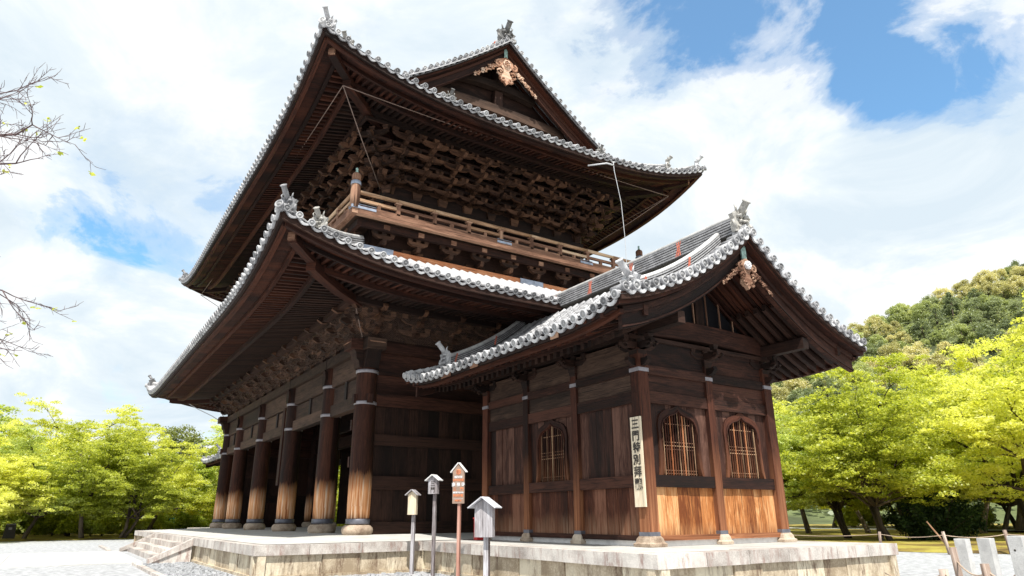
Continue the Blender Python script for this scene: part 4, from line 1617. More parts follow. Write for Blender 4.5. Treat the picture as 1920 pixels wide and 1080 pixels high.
# gables of the upper roof
ME_PAN_U = pan_mb(.35).mesh("pan_tile", MTILE)
uprof = lambda t: 14.35 + .5 * t + .022 * t * t + .10
for xv, dx in ((-9.06, 1), (-32.95, -1)):
    gable_end(uroof, xv, dx, uprof, 2.2, 8.84, .345, ME_PAN_U, .50, xv - dx * 1.35, (1.15, MPEND, MPEND, .85), 20.5, near=(dx > 0), board=.50,
              kudari=[(.95, 3.2, .28)])
    mb = MB()
    xw = xv - dx * 1.35
    n_ = 16
    topl = [(2.38 - (8.84 - t), uprof(t) - .25) for t in [2.4 + 6.44 * i / n_ for i in range(n_ + 1)]]
    out_ = topl + [(2 * 2.38 - y, z) for y, z in reversed(topl[:-1])]
    mb.prism(out_ + [], (xw, 0, 0), (0, 1, 0), (0, 0, 1), (1, 0, 0), .1)
    part("gable_wall", mb, MWD, uroof)
    for (z_, hw, h_, th_) in ((17.35, 3.5, .42, .34), (18.6, 1.9, .34, .30)):
        mb = MB()
        pth = [Vector((xw + dx * .3, 2.38 + hw * (q / 6 - 1), z_ + .12 * math.cos((q / 6 - 1) * PI / 2))) for q in range(13)]
        mb.sweep(pth, [(-th_ / 2, -h_ / 2), (th_ / 2, -h_ / 2), (th_ / 2, h_ / 2), (-th_ / 2, h_ / 2)], Vector((dx, 0, 0)))
        part("gable_beam", mb, MWG, uroof)
    for y_, z0_, z1_ in ((2.38, 17.6, 18.45), (2.38, 18.8, 19.9), (.6, 16.5, 17.2), (4.16, 16.5, 17.2)):
        mb = MB()
        mb.b2((xw + dx * .08 - .14, y_ - .2, z0_), (xw + dx * .38 + .02, y_ + .2, z1_))
        part("gable_strut", mb, MWD, uroof)
    # side ridges coming down onto the hip slope, with their ornaments near the eave
    k = 1 if dx > 0 else 3
    for u in ((5.05, 12.15)):
        mb = MB()
        uu = u if k == 1 else UR.ln(3) - u
        pth = [UR.P(k, uu, t, .05) for t in (.85, 1.3, 1.8, 2.4)]
        stacked_ridge(mb, pth, Vector((0, 1, 0)), .16, .24, 2, .095)
        part("descending_ridge", mb, [MTILE, MGAP, MTILEW], uroof)
        piece("ridge_ornament", ME_ORN, frame((dx, 0, 0), (0, 0, 1), UR.P(k, uu, .78, .22), (.62,) * 3), uroof)
ridge_line(uroof, -32.6, -9.45, 20.55, h=.62, orn=1.25, sag=.25)

# ------------------------------------------------------------------ balcony
bal = MB()
BX0, BX1, BY0, BY1 = -33.26, -8.74, -4.2, 8.97
ring(bal, BX0, BX1, BY0, BY1, 10.36, 10.62, .20)
balc = part("balcony", bal, MRAIL, gate, "weathered wooden balcony running round the upper storey")
LOC[balc.name] = LOC[gate.name]
mb = MB()
mb.b2((BX0 + .1, BY0 + .1, 10.46), (UX0 - .06, BY1 - .1, 10.50))
mb.b2((UX1 + .06, BY0 + .1, 10.46), (BX1 - .1, BY1 - .1, 10.50))
mb.b2((UX0 - .06, BY0 + .1, 10.461), (UX1 + .06, UY0 - .06, 10.501))
mb.b2((UX0 - .06, UY1 + .06, 10.461), (UX1 + .06, BY1 - .1, 10.501))
part("balcony_deck", mb, MWG, balc)
mb = MB()
ring(mb, BX0 + .30, BX1 - .30, BY0 + .30, BY1 - .30, 10.10, 10.33, .16)
part("deck_joist", mb, MW, balc)
mb = MB()
ring(mb, BX0 + 1.0, BX1 - 1.0, BY0 + 1.0, BY1 - 1.0, 9.30, 10.38, .10)
part("waist_wall", mb, MWD, gate)
mb = MB()
ring(mb, BX0 + .62, BX1 - .62, BY0 + .62, BY1 - .62, 9.34, 9.54, .2)
part("roof_curb_beam", mb, MBEAMO, gate)
for (lo, hi) in (((BX1 - .78, -3.68, 9.28), (BX1 - .49, -2.5, 9.50)), ((BX1 - .51, 2.9, 9.28), (BX1 - .49, 4.0, 9.50))):
    mb = MB()
    mb.b2((BX1 - .515, lo[1], 9.34), (BX1 - .485, hi[1], 9.55))
    part("zinc_plate", mb, MBLUE, gate)
# brackets under the balcony
kb = MB()
kb.box((0, 0, 0), (.3, .3, .26), None, taper=(.7, .7))
kb.prism([(-.1, .13), (.55, .13), (.62, .22), (.62, .30), (-.1, .30)], (0, 0, 0), (1, 0, 0), (0, 0, 1), (0, 1, 0), .15)
kb.prism([(-.42, .30), (-.42, .22), (-.2, .13), (.2, .13), (.42, .22), (.42, .30)], (.0, 0, 0), (0, 1, 0), (0, 0, 1), (1, 0, 0), .14)
kb.prism([(-.38, .50), (-.38, .44), (-.2, .34), (.2, .34), (.38, .44), (.38, .50)], (.45, 0, 0), (0, 1, 0), (0, 0, 1), (1, 0, 0), .14)
for y_ in (-.32, 0, .32):
    kb.box((.45, y_, .56), (.2, .2, .12), None, taper=(.72, .72))
kb.box((.66, 0, .70), (.22, .22, .16), None, mi=1)
ME_KOSHI = kb.mesh("waist_bracket", [MBRK, MRAIL])
for i in range(9):
    y = BY0 + 1.3 + (BY1 - BY0 - 2.6) * i / 8
    piece("waist_bracket", ME_KOSHI, frame((1, 0, 0), (0, 0, 1), (BX1 - .95, y, 9.52)), gate)
    piece("waist_bracket", ME_KOSHI, frame((-1, 0, 0), (0, 0, 1), (BX0 + .95, y, 9.52)), gate)
for i in range(16):
    x = BX1 - 1.3 - (BX1 - BX0 - 2.6) * i / 15
    piece("waist_bracket", ME_KOSHI, frame((0, -1, 0), (0, 0, 1), (x, BY0 + .95, 9.52)), gate)
    piece("waist_bracket", ME_KOSHI, frame((0, 1, 0), (0, 0, 1), (x, BY1 - .95, 9.52)), gate)
# railing
def corner_post():
    b = MB()
    b.lathe((0, 0, 0), [(.165, 0), (.165, .86)], 12)
    b.lathe((0, 0, .86), [(.175, 0), (.18, .04), (.175, .13), (.14, .16)], 12, mi=1)
    b.lathe((0, 0, 1.02), [(.12, 0), (.155, .05), (.16, .20), (.13, .27), (.06, .32)], 12)
    b.lathe((0, 0, 1.32), [(.045, 0), (.05, .05), (.035, .12), (.05, .16), (.035, .20)], 10, mi=2)
    b.lathe((0, 0, -.02), [(.20, 0), (.20, .10)], 4, mi=1)
    return b
ME_CP = corner_post().mesh("corner_post", [MRAIL, MBLUE, MVERD])
for x in (BX0, BX1):
    for y in (BY0, BY1):
        piece("corner_post", ME_CP, Matrix.Translation((x, y, 10.56)), balc)
rp = MB()
rp.b2((-.065, -.065, 0), (.065, .065, .48))
rp.b2((-.08, -.12, .47), (.08, .12, .53))
ME_RP = rp.mesh("railing_post", MRAIL)
rs = MB()
rs.b2((-.05, -.06, 0), (.05, .06, .27))
ME_RS = rs.mesh("railing_strut", MRAIL)
def rail_run(p0, p1):
    p0, p1 = Vector(p0), Vector(p1)
    d = p1 - p0
    n = round(d.length / 1.46)
    dn = d.normalized()
    A = frame(tuple(Vector((0, 0, 1)).cross(dn)), (0, 0, 1))
    for i in range(1, n):
        p = p0 + d * (i / n)
        piece("railing_post", ME_RP, Matrix.Translation((p.x, p.y, 10.60)) @ A, balc)
    for i in range(n):
        for q in ((.5,)):
            p = p0 + d * ((i + q) / n)
            piece("railing_strut", ME_RS, Matrix.Translation((p.x, p.y, 10.60)) @ A, balc)
        a, b = p0 + d * (i / n), p0 + d * ((i + 1) / n)
        mb = MB()
        mb.tube([(a.x, a.y, 11.20), (b.x, b.y, 11.20)], [.075, .068], 12)
        part("top_rail", mb, MPOLE, balc)
        mb = MB()
        mb.beam((a.x, a.y, 10.90), (b.x, b.y, 10.90), .10, .10)
        part("middle_rail", mb, MRAIL if i % 3 else MPOLE, balc)
    mb = MB()
    mb.beam((p0.x, p0.y, 10.66), (p1.x, p1.y, 10.66), .13, .08)
    part("bottom_rail", mb, MRAIL, balc)
rail_run((BX1, BY0 + .16, 0), (BX1, BY1 - .16, 0))
rail_run((BX1 - .16, BY0, 0), (BX0 + .16, BY0, 0))
rail_run((BX0, BY1 - .16, 0), (BX0, BY0 + .16, 0))
rail_run((BX0 + .16, BY1, 0), (BX1 - .16, BY1, 0))
for y in (-4.0, 1.55, 5.6):
    mb = MB()
    mb.b2((BX1 + .10, y - .1, 10.55), (BX1 + .115, y + .55, 10.64))
    mb.b2((BX1 - .02, y - .1, 10.7005), (BX1 + .11, y + .55, 10.71))
    part("zinc_plate", mb, MBLUE, balc)

# ------------------------------------------------------------------ bird netting with its ropes, cable
def net(o_top, z_top, o_bot, z_bot, lift, x0, x1, y0, y1, name, sheet=True):
    mb = MB()
    ropes = MB()
    def tp(k, q):
        X0, X1, Y0, Y1 = x0 - o_top, x1 + o_top, y0 - o_top, y1 + o_top
        c = [((X0, Y0), (X1, Y0)), ((X1, Y0), (X1, Y1)), ((X1, Y1), (X0, Y1)), ((X0, Y1), (X0, Y0))][k]
        L = math.hypot(c[1][0] - c[0][0], c[1][1] - c[0][1])
        d = min(q, 1 - q) * L
        return Vector((c[0][0] + (c[1][0] - c[0][0]) * q, c[0][1] + (c[1][1] - c[0][1]) * q, z_top + lift * max(0, 1 - d / 6) ** 2)), L
    def bt(k, q):
        X0, X1, Y0, Y1 = x0 - o_bot, x1 + o_bot, y0 - o_bot, y1 + o_bot
        c = [((X0, Y0), (X1, Y0)), ((X1, Y0), (X1, Y1)), ((X1, Y1), (X0, Y1)), ((X0, Y1), (X0, Y0))][k]
        return Vector((c[0][0] + (c[1][0] - c[0][0]) * q, c[0][1] + (c[1][1] - c[0][1]) * q, z_bot))
    for k in range(4):
        rows, uvs = [], []
        for j in range(25):
            q = j / 24
            a, L = tp(k, q)
            b = bt(k, q)
            H = (a - b).length
            rows.append([a, a.lerp(b, .5) + Vector((0, 0, -.05)), b])
            uvs.append([(q * L, H), (q * L, H / 2), (q * L, 0)])
        mb.grid(rows, uvs=uvs)
        ropes.tube([tp(k, j / 24)[0] for j in range(25)], .016, 5)
        ropes.tube([tp(k, 0)[0], tp(k, 0)[0].lerp(bt(k, 0), .5) + Vector((0, 0, -.06)), bt(k, 0)], .018, 5)
    if not sheet:
        part("net_rope", ropes, MROPEL, gate)
        return
    n_ = part(name, mb, MNET, gate, None)
    LOC[n_.name] = LOC[gate.name]
    part("net_rope", ropes, MROPEL, n_)
net(1.18, 7.50, .42, 6.40, .42, GX[-1], GX[0], GY[0], GY[2], "bird_netting")
net(2.45, 14.30, -.05, 12.3, .10, GX[-1], GX[0], GY[0], GY[2], "bird_netting", False)
mb = MB()
mb.tube([(-6.55, 4.35, 13.72), (-6.0, 4.85, 13.72), (-6.0, 5.2, 13.74)], .03, 6)
mb.tube([(-6.0, 5.2, 13.9), (-6.0, 5.22, 13.5), (-6.02, 5.5, 12.2), (-6.1, 5.66, 10.7), (-6.2, 5.75, 9.9), (-6.3, 5.8, 8.9), (-6.4, 5.82, 8.2)], .012, 6)
part("hanging_cable", mb, MWIRE, gate)
mb = MB()
mb.tube([(-34.4, -5.4, 7.6), (-33.6, -4.6, 7.0), (-32.8, -3.8, 6.5), (-32.3, -3.3, 6.1), (-32.1, -3.0, 5.6)], .022, 6)
part("hanging_cable", mb, MWIRE, gate)


# ------------------------------------------------------------------ stair pavilion
PVX = [0.0, -2.36, -4.59, -6.78]
PVY = [0.0, 2.27, 4.55]
pav = thing("gate_pavilion", (-3.39, 2.3, 0), "small gabled timber pavilion with bell-shaped windows in front of the gate's end wall", "pavilion")
RX0, RX1 = -8.66, 1.88
PT = 4.45
pprof = lambda t: 4.70 + .25 * t + .075 * t * t
def plift(x, t):
    d = min(x - RX0, RX1 - x)
    return (.26 * max(0, 1 - d / 2.4) ** 2 + (.10 * max(0, 1 - (x - RX0) / 1.2) ** 2)) * max(0, 1 - t / 4.6)
def PP(x, sy, t, dz=0):
    return Vector((x, 2.3 + sy * (PT - t), pprof(t) + plift(x, t) + dz))
# posts
def post_mesh(w):
    b = MB()
    b.box((0, 0, 2.3), (w, w, 4.18))
    return b.mesh("post", MPOST)
MEP = {True: post_mesh(.30), False: post_mesh(.24)}
sb = MB()
sb.lathe((0, 0, 0), [(.36, 0), (.37, .06), (.31, .09), (.29, .16), (.24, .215)], 4)
ME_PB = sb.mesh("stone_base", MSTB)
def bandsq(w, mat):
    b = MB()
    b.box((0, 0, .045), (w + .025, w + .025, .09))
    return b.mesh("metal_band", mat)
MEB = {(True, 0): bandsq(.30, MMET), (False, 0): bandsq(.24, MMET), (True, 1): bandsq(.30, MBAND), (False, 1): bandsq(.24, MBAND)}
for i, x in enumerate(PVX):
    for j, y in enumerate(PVY):
        if 0 < i < 3 and j == 1:
            continue
        cor = i in (0, 3) and j in (0, 2)
        p = piece("post", MEP[cor], Matrix.Translation((x, y, 0)), pav)
        LOC[p.name] = Vector((x, y, 0))
        sc = 1.0 if cor else .8
        piece("stone_base", ME_PB, Matrix.Translation((x, y, 0)) @ Matrix.Diagonal((sc, sc, 1, 1)), p)
        piece("metal_band", MEB[(cor, 0)], Matrix.Translation((x, y, 3.84)), p)
        piece("metal_band", MEB[(cor, 1)], Matrix.Translation((x, y, .21)), p)
# rails and frieze beams on the four walls
def pbeam(nm, mat, axis, fixed, z0_, z1_, w, outn):
    pts = PVX if axis == 'x' else PVY
    for a, b in zip(pts, pts[1:]):
        lo_, hi_ = min(a, b) + .10, max(a, b) - .10
        mb = MB()
        if axis == 'x':
            mb.b2((lo_, fixed - w / 2 + outn, z0_), (hi_, fixed + w / 2 + outn, z1_))
        else:
            mb.b2((fixed - w / 2 + outn, lo_, z0_), (fixed + w / 2 + outn, hi_, z1_))
        part(nm, mb, mat, pav)
for axis, fixed, o in (('x', 0.0, -.02), ('y', 0.0, .02), ('x', 4.55, .02), ('y', -6.78, -.02)):
    side = axis == 'y' and fixed == 0.0
    pbeam("sill_rail", MPOST if side else MW, axis, fixed, .115, .225, .20, o)
    pbeam("window_rail", MW, axis, fixed, 1.25, 1.51, .17, o)
    pbeam("head_rail", MW, axis, fixed, 3.13, 3.40, .16, o)
    pbeam("frieze_board", MWG if not side else MW, axis, fixed, 3.402, 3.80, .07, o)
    pbeam("tie_beam", MW, axis, fixed, 3.802, 4.02, .19, o * 1.3)
    pbeam("frieze_board", MWG if not side else MW, axis, fixed, 4.022, 4.62, .08, o)
    pbeam("plaster_footing", MPLAST, axis, fixed, -.002, .113, .12, -o * .5)
mb = MB()
for y in (0, 4.55):
    mb.b2((-6.78 - 1.45, y - .11, 4.70), (1.46, y + .11, 4.98))
part("wall_purlin", mb, MWD, pav)
mb = MB()
for x in (0, -6.78):
    mb = MB()
    mb.b2((x - .12, -.35, 4.62), (x + .12, 4.90, 4.72))
    part("plate_beam", mb, MWD, pav)
for x in (0, -6.78):
    mb = MB()
    mb.sweep([(x + .03 * (1 if x == 0 else -1), y, 4.72 + .10 * math.sin(PI * (y + .2) / 4.95)) for y in [-.2 + 4.95 * i / 10 for i in range(11)]],
             [(-.13, 0), (.13, 0), (.13, .46), (-.13, .46)], (1, 0, 0))
    part("gable_beam", mb, MW, pav)
# added dark lining, interior shade put into its colour; nothing shows through the lattices
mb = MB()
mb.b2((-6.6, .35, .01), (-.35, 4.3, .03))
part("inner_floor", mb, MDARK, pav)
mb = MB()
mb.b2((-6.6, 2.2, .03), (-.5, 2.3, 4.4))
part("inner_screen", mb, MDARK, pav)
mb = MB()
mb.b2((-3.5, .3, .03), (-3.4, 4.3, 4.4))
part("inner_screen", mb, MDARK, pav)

WINW, WINH = 1.22, 1.46
WOUT = ogee_outline(WINW + .25, WINH + .17)
WIN = ogee_outline(WINW, WINH)
def pwall(axis, fixed, lo, hi, outn, win, mat_low, mat_up):
    """one bay: lower planks, upper planks (with a window opening), window"""
    d = Vector((1, 0, 0)) if axis == 'x' else Vector((0, 1, 0))
    base = Vector((0, fixed, 0)) if axis == 'x' else Vector((fixed, 0, 0))
    w = MB()
    n_ = Vector(outn)
    ca = base + d * lo - n_ * .06
    cb = base + d * hi - n_ * .06
    bk = MB()
    q = (ca + cb) / 2
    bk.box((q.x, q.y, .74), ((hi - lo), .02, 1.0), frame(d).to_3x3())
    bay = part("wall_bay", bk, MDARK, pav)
    LOC[bay.name] = LOC[pav.name]
    lo2, hi2 = lo + .12, hi - .12
    plank_wall(bay, base + d * lo2 - n_ * .02, base + d * hi2 - n_ * .02, .225, 1.25, outn, mat_low, .40, .05)
    if not win:
        plank_wall(bay, base + d * lo2 - n_ * .02, base + d * hi2 - n_ * .02, 1.51, 3.13, outn, mat_up, .30, .05)
        return
    c = (lo + hi) / 2
    def skip(a, b):
        ya, yb = lo2 + a - c, lo2 + b - c
        if min(abs(ya), abs(yb)) > WINW * .5 + .02 and ya * yb > 0:
            return None
        ym = min(abs(ya), abs(yb)) if ya * yb > 0 else 0
        return 1.51 + hgt(WIN, min(ym + .02, WINW * .43)) + .035
    # planks: narrow beside the window so that the arch is followed by the frame
    L = hi2 - lo2
    cuts = [0]
    edges = [c - lo2 - (WINW + .06) / 2, c - lo2 - .36, c - lo2 - .18, c - lo2, c - lo2 + .18, c - lo2 + .36, c - lo2 + (WINW + .06) / 2, L]
    cuts += edges
    R = frame(d).to_3x3()
    for a, b in zip(cuts, cuts[1:]):
        if b - a < .02:
            continue
        z0_ = skip(a, b) or 1.51
        if a >= edges[0] - .001 and b <= edges[-2] + .001 and z0_ < 1.6:
            z0_ = 1.51 + hgt(WIN, WINW * .43) + .02
        mb = MB()
        p = base + d * (lo2 + (a + b) / 2) - n_ * (.02 + random.uniform(-.006, .006))
        mb.box((p.x, p.y, (z0_ + 3.13) / 2), (b - a - .006, .05, 3.13 - z0_), R)
        part("plank", mb, mat_up, bay)
    wc = base + d * c + Vector((0, 0, 1.51))
    # frame: band between outer and inner bell shapes
    of, inf = half_to_full(WOUT), half_to_full(WIN)
    mb = MB()
    k = len(of)
    n0 = len(mb.v)
    for sgn, lst in ((.055, of), (.055, inf), (-.03, of), (-.03, inf)):
        for a, b in lst:
            mb.v.append(tuple(wc + d * a + Vector((0, 0, b)) + n_ * sgn))
    acc = 0
    for i in range(k - 1):
        ln = math.hypot(of[i + 1][0] - of[i][0], of[i + 1][1] - of[i][1])
        u0, u1 = acc, acc + ln
        acc += ln
        for (p_, q_) in ((0, 1), (2, 0), (1, 3)):
            mb.face((n0 + p_ * k + i, n0 + p_ * k + i + 1, n0 + q_ * k + i + 1, n0 + q_ * k + i), [(u0, .0 + p_), (u1, .0 + p_), (u1, .1 + p_), (u0, .1 + p_)])
    wf = part("window", mb, MPOST, pav)
    LOC[wf.name] = LOC[pav.name]
    # raised inner bead
    mb = MB()
    pts = [wc + d * a * 1.03 + Vector((0, 0, b * 1.01)) + n_ * .065 for a, b in inf]
    mb.tube(pts, .018, 6)
    part("window_bead", mb, MPOST, wf)
    nb = 13
    for i in range(nb):
        y = -WINW * .41 + WINW * .82 * i / (nb - 1)
        h = hgt(WIN, y)
        h = h if h > .2 else WINH * .7
        mb = MB()
        p = wc + d * y
        mb.box((p.x, p.y, 1.51 + (h + .02) / 2), (.019, .03, h), R)
        part("lattice_bar", mb, MBEAMO if i in (3, 8) and axis == "y" else (MLAT if i % 3 == 0 else MPOST), wf)  # orange bars: sunlight on this face put into the colour
    for z in (.05, .12, .60, .68, .76, 1.18):
        hw = WINW * .445 if z < 1.0 else WINW * .34
        mb = MB()
        p = wc - n_ * .012
        mb.box((p.x, p.y, 1.51 + z), (2 * hw, .020, .018), R)
        part("lattice_bar", mb, MLAT, wf)
for i in range(3):
    hi_, lo_ = PVX[i], PVX[i + 1]
    pwall('x', 0.0, lo_, hi_, (0, -1, 0), i == 1, MPLL, MPLK)
    pwall('x', 4.55, lo_, hi_, (0, 1, 0), i == 1, MPLL, MPLK)
for j in range(2):
    pwall('y', 0.0, PVY[j], PVY[j + 1], (1, 0, 0), True, MORG, MPLK)
    pwall('y', -6.78, PVY[j], PVY[j + 1], (-1, 0, 0), False, MPLL, MPLK)
# boat brackets on the posts
bb = MB()
bb.box((0, 0, .12), (.30, .30, .24), None, taper=(.7, .7))
bb.prism([(-.52, .42), (-.52, .36), (-.34, .25), (.34, .25), (.52, .36), (.52, .42)], (0, 0, 0), (0, 1, 0), (0, 0, 1), (1, 0, 0), .13)
bb.prism([(-.1, .42), (-.1, .25), (.30, .25), (.44, .30), (.52, .38), (.50, .46), (.42, .42)], (0, 0, 0), (1, 0, 0), (0, 0, 1), (0, 1, 0), .15)
for y_ in (-.42, 0, .42):
    bb.box((0, y_, .49), (.17, .17, .13), None, taper=(.72, .72))
bb.box((.36, 0, .53), (.16, .18, .13), None, taper=(.72, .72))
scroll(bb, (.46, -.10, .30), (1, 0, 0), (0, 0, 1), .09, 1.1, .03)
scroll(bb, (.46, .10, .30), (1, 0, 0), (0, 0, 1), .09, 1.1, .03)
ME_BOAT = bb.mesh("bracket_set", MWD)
for x in PVX:
    piece("bracket_set", ME_BOAT, frame((0, -1, 0), (0, 0, 1), (x, -.02, 4.12)), pav)
    piece("bracket_set", ME_BOAT, frame((0, 1, 0), (0, 0, 1), (x, 4.57, 4.12)), pav)
for y in PVY:
    piece("bracket_set", ME_BOAT, frame((1, 0, 0), (0, 0, 1), (.02, y, 4.12)), pav)
    piece("bracket_set", ME_BOAT, frame((-1, 0, 0), (0, 0, 1), (-6.80, y, 4.12)), pav)
# corner nosings (dark) with paint-pale tips
for (x, y, dd) in ((0, 0, (0, -1, 0)), (0, 0, (1, 0, 0)), (0, 4.55, (1, 0, 0)), (0, 2.27, (1, 0, 0))):
    mb = MB()
    mb.prism([(.1, 3.96), (.28, 3.99), (.38, 4.08), (.36, 4.17), (.28, 4.14), (.1, 4.15)], (x, y, 0), dd, (0, 0, 1), Vector(dd).cross(Vector((0, 0, 1))), .13)
    part("beam_nosing", mb, MWD, pav)
# gable triangle: lattice and panes
for x, dx in ((0.0, 1), (-6.78, -1)):
    gl = lambda y: pprof(PT - abs(y - 2.3)) - .62
    mb = MB()
    ys = [.15 + 4.30 * i / 12 for i in range(13)]
    o = [(y, 5.24) for y in (ys[0], ys[-1])] + [(y, max(5.25, gl(y))) for y in reversed(ys)]
    mb.prism(o, (x - dx * .10, 0, 0), (0, 1, 0), (0, 0, 1), (1, 0, 0), .012)
    pa = part("gable_pane", mb, MGLASS, pav)
    mb = MB()
    mb.beam((x + dx * .02, .2, 5.26), (x + dx * .02, 4.4, 5.26), .07, .06)
    part("gable_frame", mb, MPOST, pav)
    for y in (1.05, 1.55, 2.05, 2.55, 3.05, 3.55):
        mb = MB()
        mb.beam((x + dx * .02, y, 5.29), (x + dx * .02, y, gl(y)), .03, .035, up=(1, 0, 0))
        part("gable_mullion", mb, MRAIL, pav)
    for s_ in (-1, 1):
        mb = MB()
        mb.sweep([(x + dx * .03, 2.3 + s_ * q, gl(2.3 + s_ * q) - .01) for q in (0, .5, 1, 1.5, 1.9)], [(-.02, -.03), (.02, -.03), (.02, .03), (-.02, .03)], (1, 0, 0))
        part("gable_frame", mb, MPOST, pav)
    mb = MB()
    mb.b2((x - .05, 2.15, 5.2), (x + .02, 2.45, 6.7))
    part("king_post", mb, MWD, pav)
# roof deck
mb = MB()
ns = 12
for sy in (-1, 1):
    rows = [[PP(RX0 + .05 + (RX1 - RX0 - .1) * i / 30, sy, PT * j / ns, -.05) for i in range(31)] for j in range(ns + 1)]
    mb.grid(rows if sy < 0 else [list(reversed(r)) for r in rows])
proof = part("roof", mb, MTILED, pav)
LOC[proof.name] = LOC[pav.name]
mb = MB()
for sy in (-1, 1):
    rows = [[PP(RX0 + .35 + (RX1 - RX0 - .7) * i / 30, sy, .05 + (PT - .05) * j / ns, -.27) for i in range(31)] for j in range(ns + 1)]
    uvs = [[(PT * j / ns, RX0 + (RX1 - RX0) * i / 30) for i in range(31)] for j in range(ns + 1)]
    mb.grid(rows, uvs=uvs)
part("soffit_boards", mb, MWR, proof)
npr = 31
pp_ = (RX1 - RX0) / npr
me_pan_p = pan_mb(pp_).mesh("pan_tile", MTILE)
csec = [PI, PI * .8, PI * .6, PI * .4, PI * .2, 0]
for sy in (-1, 1):
    for i in range(npr):
        x = RX0 + (i + .5) * pp_
        mb = MB()
        t = 0.0
        while t < PT - .25:
            t2 = min(t + .30, PT - .15)
            r0, r1 = .098, .088
            mb.grid([[PP(x, sy, t, -.02) + Vector((r0 * math.cos(a) * -sy, 0, r0 * math.sin(a))) for a in csec],
                     [PP(x, sy, t2, -.02) + Vector((r1 * math.cos(a) * -sy, 0, r1 * math.sin(a))) for a in csec]])
            t += .28
        part("tile_row", mb, MTILE, proof)
        if i < npr - 1:
            # pan tiles lie in overlapping steps between the rows
            mb = MB()
            xm = x + pp_ / 2
            t = 0.0
            while t < PT - .3:
                mb.grid([[PP(xm + a * pp_ * .36, sy, t, .012 + .035 * a * a * 2) for a in (-1, -.5, 0, .5, 1)],
                         [PP(xm + a * pp_ * .36, sy, t + .22, -.028 + .035 * a * a * 2) for a in (-1, -.5, 0, .5, 1)]])
                t += .22
            part("pan_row", mb, MTILED, proof)
        p, q = PP(x, sy, 0), PP(x, sy, .4)
        dxv = (p - q).normalized()
        piece("eave_tile", ME_BARREL, frame(dxv, (0, 0, 1), p + dxv * .05 + Vector((random.uniform(-.006, .006), 0, random.uniform(-.008, .008)))), proof)
        if i < npr - 1:
            xm = x + pp_ / 2
            p2, q2 = PP(xm, sy, 0, -.03), PP(xm, sy, .4, -.03)
            piece("pan_tile", me_pan_p, frame((p2 - q2), (0, 0, 1), p2 + dxv * .03), proof)
    # eave boards and rafters
    xs_ = [RX0 + .3 + (RX1 - RX0 - .6) * i / 24 for i in range(25)]
    for nm, t, sec, mat in (("fascia_board", .10, [(-.04, -.26), (.04, -.26), (.04, -.06), (-.04, -.06)], MWD),
                            ("eave_batten", .26, [(-.06, -.36), (.06, -.36), (.06, -.275), (-.06, -.275)], MWR),
                            ("eave_beam", .95, [(-.06, -.50), (.06, -.50), (.06, -.275), (-.06, -.275)], MW)):
        mb = MB()
        mb.sweep([PP(x, sy, t) for x in xs_], sec, (0, sy, 0))
        part(nm, mb, mat, proof)
    nr = 36
    for i in range(nr):
        x = RX0 + .55 + (RX1 - RX0 - 1.1) * i / (nr - 1)
        mb = MB()
        mb.sweep([PP(x, sy, t, -.345) for t in (.34, .8, 1.4, 2.1, 3.0, 4.3)], [(-.05, -.065), (.05, -.065), (.05, .065), (-.05, .065)], (1, 0, 0))
        part("rafter", mb, MWR, proof)
        mb = MB()
        mb.sweep([PP(x, sy, t, -.56) for t in (.92, 1.4, 2.2, 3.2)], [(-.06, -.09), (.06, -.09), (.06, .07), (-.06, .07)], (1, 0, 0))
        part("rafter", mb, MWD, proof)
    for (xx, w_) in ((-6.0, .55), (-4.3, .4), (-.6, .3)):
        mb = MB()
        mb.sweep([PP(xx, sy, .045, 0), PP(xx + w_, sy, .045, 0)], [(.0, -.25), (.022, -.25), (.022, -.10), (.0, -.10)], (0, sy, 0))
        part("repair_board", mb, MRAIL, proof)
me_pan_v = pan_mb(.30).mesh("pan_tile", MTILE)
for xv, dx in ((RX1, 1), (RX0, -1)):
    gable_end(proof, xv, dx, lambda t: pprof(t) + .27 * max(0, 1 - t / 4.6), .05, PT, .300, me_pan_v, .44, 0.0 if dx > 0 else -6.78,
              (.66, MPEND2, MWHITE, .80), 7.3, near=(dx > 0), board=.42, kudari=[(.86, 1.15, .26)], yc=2.3, ornS=.95)
ridge_line(proof, RX0 + .25, RX1 - .32, 7.34, yc=2.3, h=.46, w=.36, n=6, orn=.95, sag=.03, bind=1.9)
# hanging signboard with brush writing, on the corner post
sgn = thing("hanging_signboard", (0.02, -.20, .82), "tall pale wooden board with black brush characters hung on the pavilion's corner post", "signboard")
mb = MB()
mb.b2((-.165, -.225, .82), (.165, -.185, 2.78))
part("board", mb, MSIGNW, sgn)


def lettering(txt, loc, size, mat, parent, rotz=0.0, off=0.0, ext=.004, sx=1.0, label=None):
    c = bpy.data.curves.new("lettering", 'FONT')
    c.body = txt
    c.size = size
    c.align_x = 'CENTER'
    c.align_y = 'CENTER'
    c.extrude = ext
    c.offset = off
    c.resolution_u = 3
    c.materials.append(mat)
    tmp = bpy.data.objects.new("tmp_text", c)
    COL.objects.link(tmp)
    me = bpy.data.meshes.new_from_object(tmp.evaluated_get(bpy.context.evaluated_depsgraph_get()))
    bpy.data.objects.remove(tmp)
    me.name = "lettering"
    o = bpy.data.objects.new("lettering", me)
    COL.objects.link(o)
    o.parent = parent
    o.matrix_local = Matrix.Translation(Vector(loc) - wl(parent)) @ Matrix.Rotation(rotz, 4, 'Z') @ Matrix.Rotation(PI / 2, 4, 'X') @ Matrix.Diagonal((sx, 1, 1, 1))
    return o
for i, ch in enumerate("三門特別拜觀"):
    lettering(ch, (random.uniform(-.008, .008), -.232, 2.60 - .262 * i), .245, MINK, sgn, rotz=0, off=.006)

